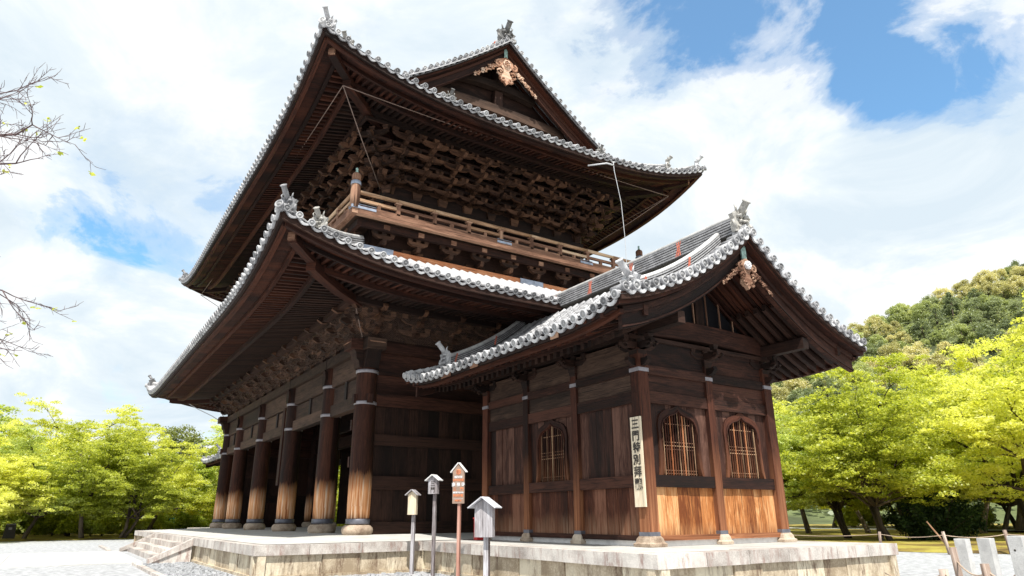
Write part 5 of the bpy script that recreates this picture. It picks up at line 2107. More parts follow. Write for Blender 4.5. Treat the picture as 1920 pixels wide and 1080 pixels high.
# copy the pavilion to the far end
def copy_tree(o, parent=None):
    c = o.copy()
    COL.objects.link(c)
    if parent is not None:
        c.parent = parent
    for ch in list(o.children):
        copy_tree(ch, c)
    return c
pav2 = copy_tree(pav)
pav2.location = (-42 + 3.39 - 2.2, 4.76 - 2.3, 0)
pav2.rotation_euler = (0, 0, PI)
pav2['label'] = "far twin pavilion, its roof corner showing beyond the last pillars on the left"


# ------------------------------------------------------------------ notice posts
def notice(x, y, yaw, w, zlo, zhi, label, mat, pmat, depth=.10, rw=.08, pw=.075, roofmat=None, text=None, roofh=.10, over=.05, roofd=None, lean=0.0):
    t = thing("notice_post", (x, y, GZ), label, "notice sign", "roofed notice signs on posts before the platform")
    R4 = Matrix.Translation((x, y, 0)) @ Matrix.Rotation(yaw, 4, 'Z') @ Matrix.Rotation(lean, 4, 'Y')
    def fix(mb):
        for i, p in enumerate(mb.v):
            mb.v[i] = tuple(R4 @ Vector(p))
        return mb
    mb = MB()
    mb.b2((-pw / 2, .0, GZ - .02), (pw / 2, pw, zlo + .12))
    part("post", fix(mb), pmat, t)
    mb = MB()
    hw = w / 2
    zs = zhi - roofh
    mb.prism([(-hw, zlo), (hw, zlo), (hw, zs - .01), (0, zhi - .02), (-hw, zs - .01)], (0, -depth / 2, 0), (1, 0, 0), (0, 0, 1), (0, 1, 0), depth, vert=True)
    part("board", fix(mb), mat, t)
    rd = roofd or depth + .14
    for s_ in (-1, 1):
        mb = MB()
        n_ = Vector((s_ * roofh, 0, hw)).normalized()
        a = Vector((0, -depth / 2, zhi + .0)) + n_ * .012
        e = Vector((s_ * (hw + over), -depth / 2, zhi - roofh * (hw + over) / hw)) + n_ * .012
        mb.beam(a, e, rd, .024)
        part("roof_board", fix(mb), roofmat or pmat, t)
    return t, R4, -depth - .004
notice(-5.98, -2.86, .72, .245, .70, 1.33, "small plain cream notice board on a slim pale post, leftmost of the four", MSIGNW, MSIGNG, .12, pw=.085, roofmat=MSIGNG)
t2, R4, fy = notice(-4.80, -2.84, .62, .27, 1.20, 1.66, "grey-white roofed notice board with black characters on a tall grey post", MSIGNG, MSIGNG, .10, roofmat=MPLAST, over=.06)
for i, ch in enumerate("三門"):
    p = R4 @ Vector((0, fy, 1.44 - .15 * i))
    lettering(ch, p, .14, MINK, t2, rotz=.62, off=.002, ext=.002)
t3, R4, fy = notice(-3.46, -2.86, .60, .31, .94, 1.88, "tall brown painted sign with orange and white writing on a pink-brown post", MSIGNB, MPINK, .035, pw=.07, roofmat=MPLAST, roofh=.17, roofd=.08, over=.05)
for (txt, z, sz, mt, sx) in (("重要文化財", 1.55, .055, MWHITE, .8), ("世界平和祈願", 1.475, .062, MORPT, .8), ("南 禅 寺", 1.37, .105, MWHITE, .95), ("三　門", 1.265, .085, MORPT, 1.1),
                             ("臨済宗南禅寺派大本山", 1.19, .045, MWHITE, .62), ("特別拝観", 1.12, .07, MORPT, .95), ("拝観受付", 1.005, .05, MORPT, .9)):
    lettering(txt, R4 @ Vector((0, fy, z)), sz, mt, t3, rotz=.60, off=.001, ext=.002, sx=sx)
mb = MB()
c_ = R4 @ Vector((0, fy, 1.67))
ax_ = (R4.to_3x3() @ Vector((1, 0, 0)))
an_ = (R4.to_3x3() @ Vector((0, -1, 0)))
for k in range(4):
    q = k * .028 - .042
    mb.tube([c_ + ax_ * (-.05) + Vector((0, 0, q)), c_ + Vector((0, 0, q + .012)), c_ + ax_ * .05 + Vector((0, 0, q))], .0075, 5)
mb.tube([c_ + ax_ * (.062 * math.cos(a)) + Vector((0, 0, .062 * math.sin(a))) for a in [i * PI / 8 for i in range(17)]], .0055, 5)
part("emblem", mb, MORPT, t3)
mb = MB()
b_ = R4 @ Vector((0, fy, 1.045))
mb.beam(b_ - ax_ * .13, b_ + ax_ * .13, .003, .005)
part("ruled_line", mb, MWHITE, t3)
notice(-2.15, -2.88, .66, .42, .21, 1.04, "largest nearest notice board, silver-grey weathered wood under a blue-edged gable roof", MSIGNG, MSIGNG, .16, pw=.115, roofmat=MSIGNR, roofh=.15, over=.11, roofd=.44)
# red fire bucket-like box by the wall
t = thing("red_extinguisher_box", (-6.52, -.5, 0), "small red box standing at the foot of the dark wall behind the notice signs", "box")
mb = MB()
mb.b2((-6.62, -.6, 0.0), (-6.42, -.4, .58))
mb.box((-6.52, -.5, .60), (.24, .24, .04))
part("case", mb, MREDPT, t)
mb = MB()
mb.b2((-6.56, -.612, .30), (-6.48, -.600, .36))
part("handle", mb, MMET, t)


# ------------------------------------------------------------------ rope fences
def wooden_post(x, y, h, label, lean=(0, 0), r=.05, grp="short wooden rope-fence posts"):
    mb = MB()
    mb.tube([(x, y, GZ - .05), (x + lean[0] * .5, y + lean[1] * .5, GZ + h * .5), (x + lean[0], y + lean[1], GZ + h)], [r, r * .97, r * .93], 10)
    return top("fence_post", mb, MSIGNG2, (x, y, GZ), label, "post", grp)
wooden_post(5.78, .92, .92, "taller weathered wooden post at the left foot of the first granite post", (-.05, .02), .055)
wooden_post(6.43, -.85, .71, "short wooden post in front, lowest and leftmost of the rope fence", (-.03, 0), .06)
wooden_post(6.55, .05, .75, "wooden post leaning before the middle granite post", (-.03, .02), .06)
wooden_post(7.01, -.03, .83, "wooden post at the right edge before the last granite post", (-.03, 0), .055)
wooden_post(-2.0, 17.0, .80, "grey wooden post at the moss edge with a bamboo stake leaning on it", (-.12, .05), .06)
wooden_post(-.70, 18.8, .85, "grey wooden post at the moss edge behind the middle granite post", (-.08, .02), .07)
wooden_post(-4.9, 17.6, .75, "grey wooden post at the moss edge just right of the pavilion platform", (.05, 0), .06)
mb = MB()
mb.tube([(-2.05, 17.1, GZ + .25), (-2.75, 17.3, GZ + 1.15)], [.035, .025], 6)
top("bamboo_stake", mb, MPOLE, (-2.0, 17.1, GZ), "pale bamboo stake leaning left on a post at the moss edge", "stake")
def rope(pts, label, r=.011, sag=.12):
    mb = MB()
    P_ = []
    for a, b in zip(pts, pts[1:]):
        a, b = Vector(a), Vector(b)
        for i in range(8):
            q = i / 8
            p = a.lerp(b, q)
            p.z -= sag * 4 * q * (1 - q)
            P_.append(p)
    P_.append(Vector(pts[-1]))
    mb.tube(P_, r, 6)
    return top("rope", mb, MROPE, pts[0], label, "rope")
rope([(5.76, .92, -.06), (6.55, .06, -.13), (7.0, -.02, -.06), (8.2, -1.3, -.06)], "pale rope strung between the taller wooden posts by the granite posts")
rope([(4.6, .9, -.30), (6.41, -.85, -.12), (7.6, -2.2, -.15)], "pale rope tied to the lowest wooden post at bottom right")
rope([(-10, 17.4, -.16), (-4.85, 17.6, -.12), (-2.1, 17.0, -.10), (-.76, 18.8, -.08), (4.0, 21.5, -.1)], "thin rope along the edge of the moss lawn", .014, .10)
for (x, y, h, lab) in ((5.61, 1.55, 1.03, "first square granite post from the left with grey shaded face"), (6.33, .70, 1.07, "middle square granite post of the three"),
                       (7.07, -.12, 1.13, "square granite post at the right edge with a drilled hole")):
    mb = MB()
    w_ = .085
    mb.lathe((x, y, GZ - .03), [(w_ * 1.414, 0), (w_ * 1.414, h + .018), (w_ * 1.37, h + .03)], 4)
    t = top("granite_post", mb, MPOSTG, (x, y, GZ), lab, "stone post", "square granite posts of the fence")
    if x < 7:
        continue
    hb = MB()
    hb.tube([(x - .02, y - w_ - .003, GZ + h - .18), (x - .02, y - w_ + .02, GZ + h - .18)], .014, 8)
    hb.tube([(x + w_ + .003, y, GZ + h - .18), (x + w_ - .02, y, GZ + h - .18)], .014, 8)
    part("drill_hole_shade", hb, MINK, t)  # dark plugs, the shade inside the holes put into their colour


# ------------------------------------------------------------------ vegetation
def quads_mesh(name, C, A, B, mat):
    """leaf-size quads from numpy arrays: centre, half axes"""
    n = len(C)
    v = np.empty((n, 4, 3), dtype=np.float32)
    v[:, 0] = C - A
    v[:, 1] = C - B * .9 + A * .1
    v[:, 2] = C + A
    v[:, 3] = C + B * .9 + A * .1
    me = bpy.data.meshes.new(name)
    me.vertices.add(n * 4)
    me.vertices.foreach_set('co', v.ravel())
    me.loops.add(n * 4)
    me.loops.foreach_set('vertex_index', np.arange(n * 4, dtype=np.int32))
    me.polygons.add(n)
    me.polygons.foreach_set('loop_start', np.arange(0, n * 4, 4, dtype=np.int32))
    try:
        me.polygons.foreach_set('loop_total', np.full(n, 4, dtype=np.int32))
    except Exception:
        pass
    me.materials.append(mat)
    me.update(calc_edges=True)
    return me


def unitv(a):
    return a / (np.linalg.norm(a, axis=1, keepdims=True) + 1e-9)


def leaves(rng, centres, radii, flat, per, size, droop=.25):
    cs = np.repeat(np.array(centres), per, axis=0)
    rs = np.repeat(np.array(radii), per)
    d = unitv(rng.normal(size=cs.shape)) * (rng.random(len(cs)) ** .45)[:, None]
    off = d * rs[:, None]
    off[:, 2] *= flat
    off[:, 2] -= droop * (off[:, 0] ** 2 + off[:, 1] ** 2) / np.maximum(rs, .1)
    C = cs + off
    n = unitv(rng.normal(size=cs.shape) * np.array([.55, .55, .35]) + np.array([0, 0, .85]))
    a = unitv(np.cross(n, rng.normal(size=cs.shape)))
    b = np.cross(n, a)
    s = size * (0.45 + 1.15 * rng.random(len(cs)) ** 1.4)
    return C, a * s[:, None], b * s[:, None] * .75


def make_tree(seed, H, R, trunk_h, limbs, mat, per=120, size=.085, spray=.95, flat=.28, multi=1, tr=.20, fill=1.0):
    rnd = random.Random(seed)
    rng = np.random.default_rng(seed)
    mb = MB()
    cen, rad = [], []
    for q in range(multi):
        a0 = rnd.random() * 6.28
        base = Vector((rnd.uniform(-.25, .25) * (multi > 1), rnd.uniform(-.25, .25) * (multi > 1), -.1))
        lean = Vector((math.cos(a0), math.sin(a0), 0)) * rnd.uniform(.1, .35) * (1.5 if multi > 1 else 1)
        topp = base + lean * trunk_h + Vector((0, 0, trunk_h))
        mid = base.lerp(topp, .5) + Vector((rnd.uniform(-.1, .1), rnd.uniform(-.1, .1), 0))
        mb.tube([base, base + Vector((0, 0, .25)), mid, topp], [tr * 1.5, tr * 1.15, tr, tr * .85], 9)
        for i in range(limbs):
            ang = 6.283 * (i + rnd.uniform(-.3, .3)) / limbs + a0
            rise = (i % 4) / 4 + rnd.uniform(.06, .30)
            rr = R * rnd.uniform(.65, 1.0) * (1.15 - .55 * rise)
            end = Vector((math.cos(ang) * rr, math.sin(ang) * rr, trunk_h + (H - trunk_h) * rise * rnd.uniform(.75, .97)))
            p = topp
            pts = [p]
            for j in range(1, 6):
                q_ = j / 5
                x = topp.lerp(end, q_)
                x.z = topp.z + (end.z - topp.z) * (q_ ** .75)
                x += Vector((rnd.uniform(-.25, .25), rnd.uniform(-.25, .25), rnd.uniform(-.15, .15))) * (R / 4)
                pts.append(x)
            mb.tube(pts, [tr * .62, tr * .5, tr * .38, tr * .26, tr * .16, tr * .07], 6)
            for j in range(2, 6):
                b0 = pts[j]
                for k_ in range(3 if j < 5 else 2):
                    aa = ang + rnd.uniform(-1.7, 1.7)
                    ll = R * rnd.uniform(.22, .48) * (1.25 - j * .12)
                    e2 = b0 + Vector((math.cos(aa) * ll, math.sin(aa) * ll, ll * rnd.uniform(-.10, .65)))
                    m2 = b0.lerp(e2, .5) + Vector((0, 0, ll * .10))
                    mb.tube([b0, m2, e2], [tr * .16, tr * .10, tr * .04], 4)
                    for (pp, sc) in ((e2, 1.0), (m2, .8)):
                        cen.append((pp.x + rnd.uniform(-.2, .2), pp.y + rnd.uniform(-.2, .2), pp.z + .1))
                        rad.append(spray * sc * rnd.uniform(.75, 1.3) * R / 4)
                        for kk in range(int(2 * fill)):
                            an = rnd.random() * 6.28
                            ds = rnd.uniform(.5, 1.2) * R / 4
                            cen.append((pp.x + math.cos(an) * ds, pp.y + math.sin(an) * ds, pp.z + rnd.uniform(-.75, .45)))
                            rad.append(spray * .7 * rnd.uniform(.6, 1.2) * R / 4)
    C, A, B = leaves(rng, cen, rad, flat, per, size)
    keep = C[:, 2] > trunk_h * .85
    crown = quads_mesh("crown", C[keep], A[keep], B[keep], mat)
    trunk = mb.mesh("trunk", MBARK)
    return trunk, crown


MT = [make_tree(11, 10.5, 4.8, 2.0, 10, MMAP, 105, .072, .72, tr=.18), make_tree(12, 9.8, 4.4, 1.7, 7, MMAP, 105, .072, .72, multi=2, tr=.14), make_tree(13, 11.8, 4.9, 2.2, 11, MMAP, 100, .072, .74, tr=.19),
      make_tree(14, 10.0, 4.9, 1.9, 10, MMAP2, 105, .072, .72, tr=.17), make_tree(15, 11.0, 4.5, 2.0, 7, MMAP, 105, .072, .72, multi=2, tr=.15)]
SHR = [make_tree(61, 2.6, 1.7, .25, 7, MMAP, 40, .07, .9, .55, tr=.05), make_tree(62, 2.2, 1.5, .2, 7, MMAP2, 40, .07, .9, .6, tr=.05)]
MT2 = [make_tree(21, 12.0, 4.2, 2.2, 8, MMAP2, 62, .10), make_tree(22, 12.0, 4.0, 2.0, 9, MOLV, 90, .09, .9, .5)]


def plant(kind, x, y, sc, rot, name, label, cat="tree", group=None, z=GZ + .08, sz=1.0):
    tr_, cr_ = kind
    t = thing(name, (x, y, z), label, cat, group)
    t.rotation_euler = (0, 0, rot)
    t.scale = (sc, sc, sc * sz)
    for nm, me in (("trunk", tr_), ("crown", cr_)):
        o = bpy.data.objects.new(nm, me)
        COL.objects.link(o)
        o.parent = t
    return t


front = [
    (-20.9, 36.4, 1.02, 0, "maple with dark upright trunk seen just right of the pavilion's last post", 0),
    (-13.6, 29.6, 1.00, 1, "two-stemmed maple with leaning trunks in the middle of the right-hand grove", 1),
    (-19.3, 41.5, 1.05, 3, "fresh green maple behind the two-stemmed maple, right of the pavilion", 3),
    (-9.2, 25.6, .92, 4, "bright yellow-green maple with pale leaning trunk at the end of the platform", 4),
    (-13.9, 47.5, 1.12, 0, "broad maple with thick trunk right of the dark conifer shrub", 2),
    (-6.8, 37.6, 1.18, 2, "large yellow-green maple at the right edge behind the granite posts", 0),
    (-2.6, 31.0, 1.05, 3, "maple whose crown reaches over the right picture edge", 2),
    (-15.5, 24.5, .80, 3, "small fresh green maple close behind the pavilion's back eave", 3),
]
for i, (x, y, sc, k, lab, kk) in enumerate(front):
    plant(MT[kk], x, y, sc, i * 1.37, "maple_tree", lab)
left = [
    (-52.0, -12.3, .95, 3, "dark-stemmed pale green maple at the far left behind the black bin"),
    (-50.3, -8.8, 1.05, 0, "bright maple with thick trunk left of centre in the left-hand grove"),
    (-49.4, -6.2, 1.0, 1, "maple with several spreading stems left of the temple steps"),
    (-55.0, -4.0, .98, 2, "yellow-green maple just left of the temple's last pillar"),
    (-60.0, -9.5, 1.15, 2, "tallest round-crowned maple rising behind the left-hand grove"),
    (-47.8, -15.0, .9, 4, "maple half cut off by the left picture edge"),
]
for i, (x, y, sc, k, lab) in enumerate(left):
    plant(MT[k], x, y, sc * .86, 1 + i * 1.7, "maple_tree", lab)
random.seed(31)
for i in range(30):   # second rank on the right
    x = -46 + 58 * random.random()
    y = 50 + .12 * x + 34 * random.random()
    k = random.choice([0, 1, 2, 3, 3, 4])
    sc = random.uniform(1.05, 1.5)
    plant(MT[k], x, y, sc, random.random() * 6.28, "maple_tree", "light green maple in the crowded grove behind the front row on the right", "tree", "maples massed behind the right-hand front row")
for i in range(26):   # second rank on the left
    x = -62 - 22 * random.random()
    y = -34 + 58 * random.random()
    k = random.choice([0, 2, 3, 4])
    plant(MT[k], x, y, random.uniform(.85, 1.02), random.random() * 6.28, "maple_tree", "green maple in the grove far behind the temple on the left", "tree", "maples massed behind the left-hand front row")
for i in range(8):
    x = -50 - 6 * random.random()
    y = 2 + i * 5 + random.random() * 2
    plant(MT[i % 5], x, y, random.uniform(.85, 1.1), random.random() * 6.28, "maple_tree", "maple seen through the gaps behind the temple's far end", "tree", "maples beyond the far end of the gate")
plant(MT2[0], -58.0, -17.5, 1.02, .4, "tall_tree", "tallest feathery pale tree at the left picture edge", "tree")
plant(MT2[1], -64.0, -.5, .98, 1.4, "evergreen_tree", "olive green evergreen tree rising right of the left grove beside the roof corner", "tree")
plant(MT2[0], -60.0, 2.6, .86, 2.4, "tall_tree", "pale tree seen between the evergreen and the temple's far corner", "tree")
random.seed(12)
for i in range(34):
    x, y = -57.5 - 9 * random.random() ** 2, -27 + 1.25 * i + random.uniform(-.5, .5)
    plant(SHR[i % 2], x, y, random.uniform(.9, 1.5), random.random() * 6.28, "shrub", "low green shrub in the undergrowth below the left-hand maples", "shrub", "undergrowth shrubs below the left-hand maples")
for i in range(14):
    q = random.random()
    x, y = -42 + 50 * q, 56 + 6 * q + 6 * random.random()
    plant(SHR[i % 2], x, y, random.uniform(.8, 1.3), random.random() * 6.28, "shrub", "low light green shrub far behind the right-hand maples", "shrub", "undergrowth shrubs below the right-hand maples")
# dark conifer shrub (many upright sprays)
rng = np.random.default_rng(5)
rnd = random.Random(5)
mb = MB()
cen, rad = [], []
for i in range(46):
    a = rnd.random() * 6.28
    r = rnd.uniform(.2, 2.5)
    h = rnd.uniform(1.4, 4.3) * (1 - (r / 3.4) ** 2)
    b0 = Vector((math.cos(a) * r * .25, math.sin(a) * r * .25, .0))
    e = Vector((math.cos(a) * r, math.sin(a) * r, h))
    m_ = b0.lerp(e, .5) + Vector((0, 0, .1 * h))
    mb.tube([b0, m_, e], [.06, .04, .015], 5)
    for q in (.25, .4, .55, .7, .85, 1.0):
        p = b0.lerp(e, q)
        cen.append((p.x, p.y, p.z + .1))
        rad.append(.42 * (1.1 - .5 * q))
C_, A_, B_ = leaves(rng, cen, rad, 1.5, 130, .07, 0)
CON = (mb.mesh("trunk", MBARK), quads_mesh("crown", C_, A_, B_, MCED))
plant(CON, -8.6, 29.4, 1.0, .3, "conifer_shrub", "dark green spreading conifer shrub among the bright maples on the right", "shrub", z=GZ + .1)
# wooded hill
H0 = Vector((-147, 250, 0))
HU = Vector((.55, .835, 0)).normalized()
HW = Vector((-HU.y, HU.x, 0))
def Hs(s):
    if s < 0:
        return max(6, 66 + s * .42)
    if s < 70:
        return 66 + s * .40
    return 94 + (s - 70) * .34 if s < 260 else 158.6
def hill_xy(s, w):
    return H0 + HU * s + HW * w
def hill_z(s, w):
    f = max(0, 1 - abs(w) / 175.0) if w < 0 else max(0, 1 - w / 220.0)
    f = f * f * (3 - 2 * f) * .35 + f * .65
    return GZ + Hs(s) * f + 2.5 * math.sin(s * .06 + w * .03) * f * (1 - f) * 2
mb = MB()
rows = []
for i in range(46):
    s_ = -330 + 22 * i
    rows.append([(*hill_xy(s_, w)[:2], hill_z(s_, w) - .6) for w in [-176 + 11 * j for j in range(37)]])
mb.grid(rows)
top("wooded_hill", mb, MHILL, (0, 0, 0), "forested hillside rising behind the grove on the right", "hill", kind='structure')
def hill_crown(seed, r, hz, per, size, mat, pointy=False, n=34):
    rng = np.random.default_rng(seed)
    rnd = random.Random(seed)
    cen, rad = [], []
    for i in range(n):
        z = rnd.random()
        a = rnd.random() * 6.283
        rr = r * (math.sqrt(1 - z * z) if not pointy else (1 - z)) * rnd.uniform(.6, 1.0)
        cen.append((rr * math.cos(a), rr * math.sin(a), hz * (.25 + .75 * z) * rnd.uniform(.85, 1.05)))
        rad.append(r * rnd.uniform(.22, .40) * (1 if not pointy else .7))
    C, A, B = leaves(rng, cen, rad, .8, per, size, .1)
    mbt = MB()
    mbt.tube([(0, 0, -1.5), (0, 0, hz * .3), (.2, 0, hz * .75)], [.35, .28, .1], 6)
    for i in range(5):
        a = i * 1.256
        mbt.tube([(0, 0, hz * .35), (math.cos(a) * r * .5, math.sin(a) * r * .5, hz * .6)], [.18, .05], 4)
    return mbt.mesh("trunk", MBARK), quads_mesh("crown", C, A, B, mat)
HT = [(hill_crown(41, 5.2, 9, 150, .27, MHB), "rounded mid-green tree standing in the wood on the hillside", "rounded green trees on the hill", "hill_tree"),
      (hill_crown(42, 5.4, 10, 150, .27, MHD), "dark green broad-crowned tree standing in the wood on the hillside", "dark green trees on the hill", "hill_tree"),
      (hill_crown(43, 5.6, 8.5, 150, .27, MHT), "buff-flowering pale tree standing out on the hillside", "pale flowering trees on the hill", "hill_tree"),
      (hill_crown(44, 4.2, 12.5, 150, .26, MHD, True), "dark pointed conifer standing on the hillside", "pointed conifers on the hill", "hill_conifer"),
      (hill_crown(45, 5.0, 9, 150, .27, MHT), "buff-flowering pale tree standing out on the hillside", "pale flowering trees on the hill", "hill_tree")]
random.seed(77)
cnt = 0
for s0 in range(-40, 112, 8):
    for w0 in range(-96, 30, 8):
        if cnt >= 298:
            break
        s_, w = s0 + random.uniform(-3.5, 3.5), w0 + random.uniform(-3.5, 3.5)
        p = hill_xy(s_, w)
        z = hill_z(s_, w)
        clump = math.sin(s_ * .09 + 1) + math.sin(w * .075 + s_ * .03) + random.uniform(-1, 1)
        k = 2 if clump > .75 else (4 if clump > .4 else (0 if clump > -.55 else (1 if clump > -1.6 else 3)))
        (tr_, cr_), lab, grp, nm = HT[k]
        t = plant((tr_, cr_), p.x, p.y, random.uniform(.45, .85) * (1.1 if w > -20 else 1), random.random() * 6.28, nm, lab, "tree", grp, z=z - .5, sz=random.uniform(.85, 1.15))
        cnt += 1
# the rest of the wood, further along the ridge, as one mass
rng = np.random.default_rng(9)
cen, rad = [], []
for i in range(1500):
    s_ = random.choice([random.uniform(-330, -44), random.uniform(116, 600), random.uniform(-44, 116)])
    w = random.uniform(-165, 20) if not -44 < s_ < 116 else random.uniform(-165, -101)
    p = hill_xy(s_, w)
    cen.append((p.x, p.y, hill_z(s_, w) + 4))
    rad.append(random.uniform(4, 6.5))
C_, A_, B_ = leaves(rng, cen, rad, .8, 60, .9, .1)
cen2, rad2 = [], []
for i in range(1500):
    s_ = random.uniform(-46, 116)
    w = random.uniform(-100, 34)
    p = hill_xy(s_, w)
    cen2.append((p.x, p.y, hill_z(s_, w) + 1.4))
    rad2.append(random.uniform(1.6, 3.0))
C2, A2, B2 = leaves(rng, cen2, rad2, .9, 45, .30, .1)
o = bpy.data.objects.new("hill_undergrowth", quads_mesh("hill_undergrowth", C2, A2, B2, MHB))
COL.objects.link(o)
tag(o, "green undergrowth filling the gaps between the hillside trees", "undergrowth", None, 'stuff')
o = bpy.data.objects.new("distant_wood", quads_mesh("distant_wood", C_, A_, B_, MHD))
COL.objects.link(o)
tag(o, "continuing dark forest along the ridge beyond the picture edges", "forest", None, 'stuff')
# white plastered garden wall glimpsed between the trunks on the left
gw = thing("garden_wall", (-92, -5, GZ), "long white plastered wall with grey tiled cap glimpsed through the left grove", "wall")
mb = MB()
mb.b2((-92.3, -60, GZ), (-91.9, 60, 1.5))
part("wall_face", mb, MPLAST, gw)
mb = MB()
mb.prism([(-.55, 0), (.55, 0), (.06, .42), (-.06, .42)], (-92.1, 0, 1.5), (1, 0, 0), (0, 0, 1), (0, 1, 0), 120)
part("wall_cap", mb, MTILED, gw)

# nearly bare tree whose twigs reach into the top left corner
def bare_tree():
    rnd = random.Random(3)
    base = CAMP + raydir(-420, 965) * 13.5
    bx, by = base.x, base.y
    t = thing("bare_tree", (bx, by, GZ), "nearly bare tree off to the left, its leafless twigs entering the picture", "tree")
    mb = MB()
    trunk = [(bx, by, GZ - .1), (bx + .1, by, 1.0), (bx + .05, by + .1, 2.6), (bx + .25, by + .15, 5.0), (bx + .2, by + .2, 7.4), (bx + .1, by + .1, 9.3)]
    mb.tube(trunk, [.24, .19, .16, .12, .08, .03], 10)
    part("trunk", mb, MBARK, t)
    tw = MB()
    lv = []
    def grow(p, d, L, r, depth):
        n = 5
        pts = [p.copy()]
        q = p.copy()
        dd = d.copy()
        for i in range(n):
            dd = (dd + Vector((rnd.uniform(-.16, .16), rnd.uniform(-.16, .16), rnd.uniform(-.14, .15)))).normalized()
            q = q + dd * (L / n)
            pts.append(q.copy())
        tw.tube(pts, [r * (1 - .8 * i / n) + .0015 for i in range(n + 1)], 5)
        if depth > 0:
            for i in range(1, n + 1):
                for s_ in range(1):
                    if rnd.random() < .92:
                        ax = Vector((rnd.uniform(-1, 1), rnd.uniform(-1, 1), rnd.uniform(-1, 1))).normalized()
                        nd = (dd + ax * rnd.uniform(.6, 1.1)).normalized()
                        grow(pts[i], nd, L * rnd.uniform(.30, .52), max(r * .45, .0026), depth - 1)
        elif rnd.random() < .05:
            lv.append(pts[-1])
    targets = [((-420, 330), (50, 238)), ((-420, 420), (20, 310)), ((-420, 270), (0, 180)), ((-420, 640), (0, 545)), ((-420, 700), (-30, 630))]
    for (a, b) in targets:
        dA = raydir(*a)
        pA = CAMP + dA * (13.5 / raydir(-420, 965).dot(_fw) * raydir(-420, 965).dot(_fw) / 1.0)
        za = CAMP.z + (dA.z / math.hypot(dA.x, dA.y)) * math.hypot(bx - CAMP.x, by - CAMP.y)
        p0 = Vector((bx + .15, by + .12, za))
        dB = raydir(*b)
        p1 = CAMP + dB * (12.6 + rnd.uniform(-.8, .8))
        L = (p1 - p0).length
        n = 9
        pts = [p0.lerp(p1, i / n) + Vector((rnd.uniform(-.08, .08), rnd.uniform(-.08, .08), rnd.uniform(-.09, .09) + .25 * math.sin(PI * i / n))) for i in range(n + 1)]
        tw.tube(pts, [.05 * (1 - .85 * i / n) + .003 for i in range(n + 1)], 6)
        for i in range(5, n + 1):
            for s_ in range(2 if i % 2 else 1):
                dd = (pts[i] - pts[i - 1]).normalized()
                ax = Vector((rnd.uniform(-1, 1), rnd.uniform(-1, 1), rnd.uniform(-1, 1))).normalized()
                grow(pts[i], (dd + ax * .8).normalized(), rnd.uniform(.45, .85), .008, 2)
    part("twigs", tw, MTWIG, t)
    rngl = np.random.default_rng(2)
    if lv:
        C, A, B = leaves(rngl, [tuple(p) for p in lv], [.05] * len(lv), .6, 4, .032, 0)
        o = bpy.data.objects.new("young_leaves", quads_mesh("young_leaves", C, A, B, MMAP))
        COL.objects.link(o)
        o.parent = t
        o.matrix_local = Matrix.Translation(-Vector((bx, by, GZ)))
bare_tree()

# ------------------------------------------------------------------ bin and people
t = thing("litter_bin", (-53.6, -13.3, GZ + .08), "black tapered litter bin standing at the gravel edge far left", "bin")
mb = MB()
mb.box((-53.6, -13.3, GZ + .58), (.62, .62, 1.0), None, taper=(1.22, 1.22))
part("bin_body", mb, MINK, t)
mb = MB()
mb.box((-53.6, -13.3, GZ + 1.11), (.56, .56, .06))
mb.box((-53.25, -13.3, GZ + .80), (.012, .22, .16))
part("bin_lid", mb, MMET, t)
MSKIN = simple("skin", (0.55, 0.33, 0.24), 0.6, 0, .05)
MTEAL = simple("teal_jacket", (0.02, 0.20, 0.24), 0.8, 0, .15)
MTROU = simple("dark_trousers", (0.03, 0.032, 0.045), 0.85, 0, .1)
MHAIR = simple("black_hair", (0.015, 0.012, 0.012), 0.5, 0, .1)
MJAC2 = simple("brown_coat", (0.16, 0.09, 0.07), 0.85, 0, .1)


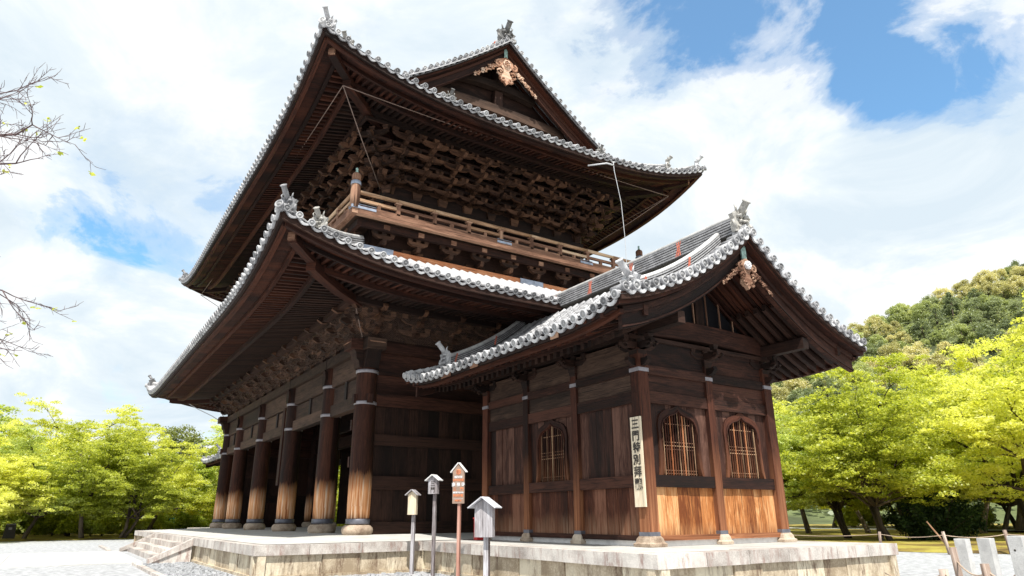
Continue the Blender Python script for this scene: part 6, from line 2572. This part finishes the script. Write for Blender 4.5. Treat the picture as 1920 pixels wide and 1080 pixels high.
def person(x, y, z, yaw, label, pose, jacket):
    """one continuous skinned body; clothing by height-based faces, hair as a child"""
    J, E_, Rr = [], [], []
    def add(p, r, par=None):
        J.append(p)
        Rr.append(r)
        if par is not None:
            E_.append((par, len(J) - 1))
        return len(J) - 1
    P_ = pose
    hip = add(P_['hip'], (.15, .12))
    ch = add(P_['chest'], (.17, .12), hip)
    nk = add(P_['neck'], (.06, .06), ch)
    hd = add(P_['head'], (.085, .10), nk)
    hd2 = add(tuple(Vector(P_['head']) + Vector((0, 0, .12))), (.075, .085), hd)
    for s_ in ('l', 'r'):
        sh = add(P_['sh' + s_], (.07, .07), ch)
        el = add(P_['el' + s_], (.045, .045), sh)
        wr = add(P_['wr' + s_], (.032, .032), el)
        hn = add(P_['hn' + s_], (.035, .02), wr)
        th = add(P_['th' + s_], (.095, .095), hip)
        kn = add(P_['kn' + s_], (.062, .062), th)
        an = add(P_['an' + s_], (.042, .042), kn)
        to = add(P_['to' + s_], (.045, .03), an)
    me = bpy.data.meshes.new("person")
    me.from_pydata(J, E_, [])
    o = bpy.data.objects.new("person", me)
    COL.objects.link(o)
    md = o.modifiers.new("skin", 'SKIN')
    for i, r in enumerate(Rr):
        me.skin_vertices[0].data[i].radius = r
    me.skin_vertices[0].data[0].use_root = True
    o.modifiers.new("sub", 'SUBSURF').levels = 1
    dg = bpy.context.evaluated_depsgraph_get()
    dg.update()
    me2 = bpy.data.meshes.new_from_object(o.evaluated_get(dg))
    o.modifiers.clear()
    o.data = me2
    me2.materials.clear()
    for m_ in (MSKIN, jacket, MTROU):
        me2.materials.append(m_)
    nz, hz = P_['neck'][2], P_['hip'][2] + .02
    for f in me2.polygons:
        c = f.center
        hand = min((c - Vector(P_['hnl'])).length, (c - Vector(P_['hnr'])).length) < .09
        f.material_index = 0 if (c.z > nz + .02 or hand) else (1 if c.z > hz - .04 else 2)
        f.use_smooth = True
    o.location = (x, y, z)
    o.rotation_euler = (0, 0, yaw)
    tag(o, label, "person")
    mb = MB()
    h = Vector(P_['head'])
    mb.lathe(tuple(h + Vector((-.015, 0, .02))), [(.10, 0), (.113, .05), (.105, .12), (.07, .175), (.01, .195)], 12)
    hr = bpy.data.objects.new("hair", mb.mesh("hair", MHAIR))
    COL.objects.link(hr)
    hr.parent = o
    fc = MB()
    fc.tube([tuple(h + Vector((.085, 0, .04))), tuple(h + Vector((.115, 0, .02)))], [.012, .016], 6)
    f2 = bpy.data.objects.new("nose", fc.mesh("nose", MSKIN))
    COL.objects.link(f2)
    f2.parent = o
    return o


walk = dict(hip=(0, 0, .90), chest=(.03, 0, 1.25), neck=(.05, 0, 1.44), head=(.08, 0, 1.52), shl=(.03, .18, 1.36), shr=(.03, -.18, 1.36), ell=(.12, .24, 1.10), elr=(-.08, -.24, 1.10),
            wrl=(.25, .22, .90), wrr=(-.10, -.25, .86), hnl=(.30, .21, .84), hnr=(-.09, -.25, .77), thl=(.03, .09, .84), thr=(-.02, -.09, .84), knl=(.20, .10, .48), knr=(-.10, -.10, .47),
            anl=(.22, .10, .09), anr=(-.34, -.10, .14), tol=(.36, .10, .04), tor=(-.22, -.10, .05))
sit = dict(hip=(0, 0, .20), chest=(.06, 0, .52), neck=(.10, 0, .72), head=(.13, 0, .80), shl=(.06, .17, .64), shr=(.06, -.17, .64), ell=(.22, .22, .42), elr=(.22, -.22, .42),
           wrl=(.40, .12, .44), wrr=(.40, -.12, .44), hnl=(.47, .06, .45), hnr=(.47, -.06, .45), thl=(.04, .10, .18), thr=(.04, -.10, .18), knl=(.40, .12, .42), knr=(.40, -.12, .42),
           anl=(.42, .12, .08), anr=(.42, -.12, .08), tol=(.56, .12, .04), tor=(.56, -.12, .04))
person(-57.5, -1.9, GZ + .05, -.5, "person in a teal jacket walking beyond the platform left of the last pillar", walk, MTEAL)
person(-50.0, 0.6, GZ + .10, -.8, "person with black hair sitting low beyond the platform beside the last pillar", sit, MJAC2)
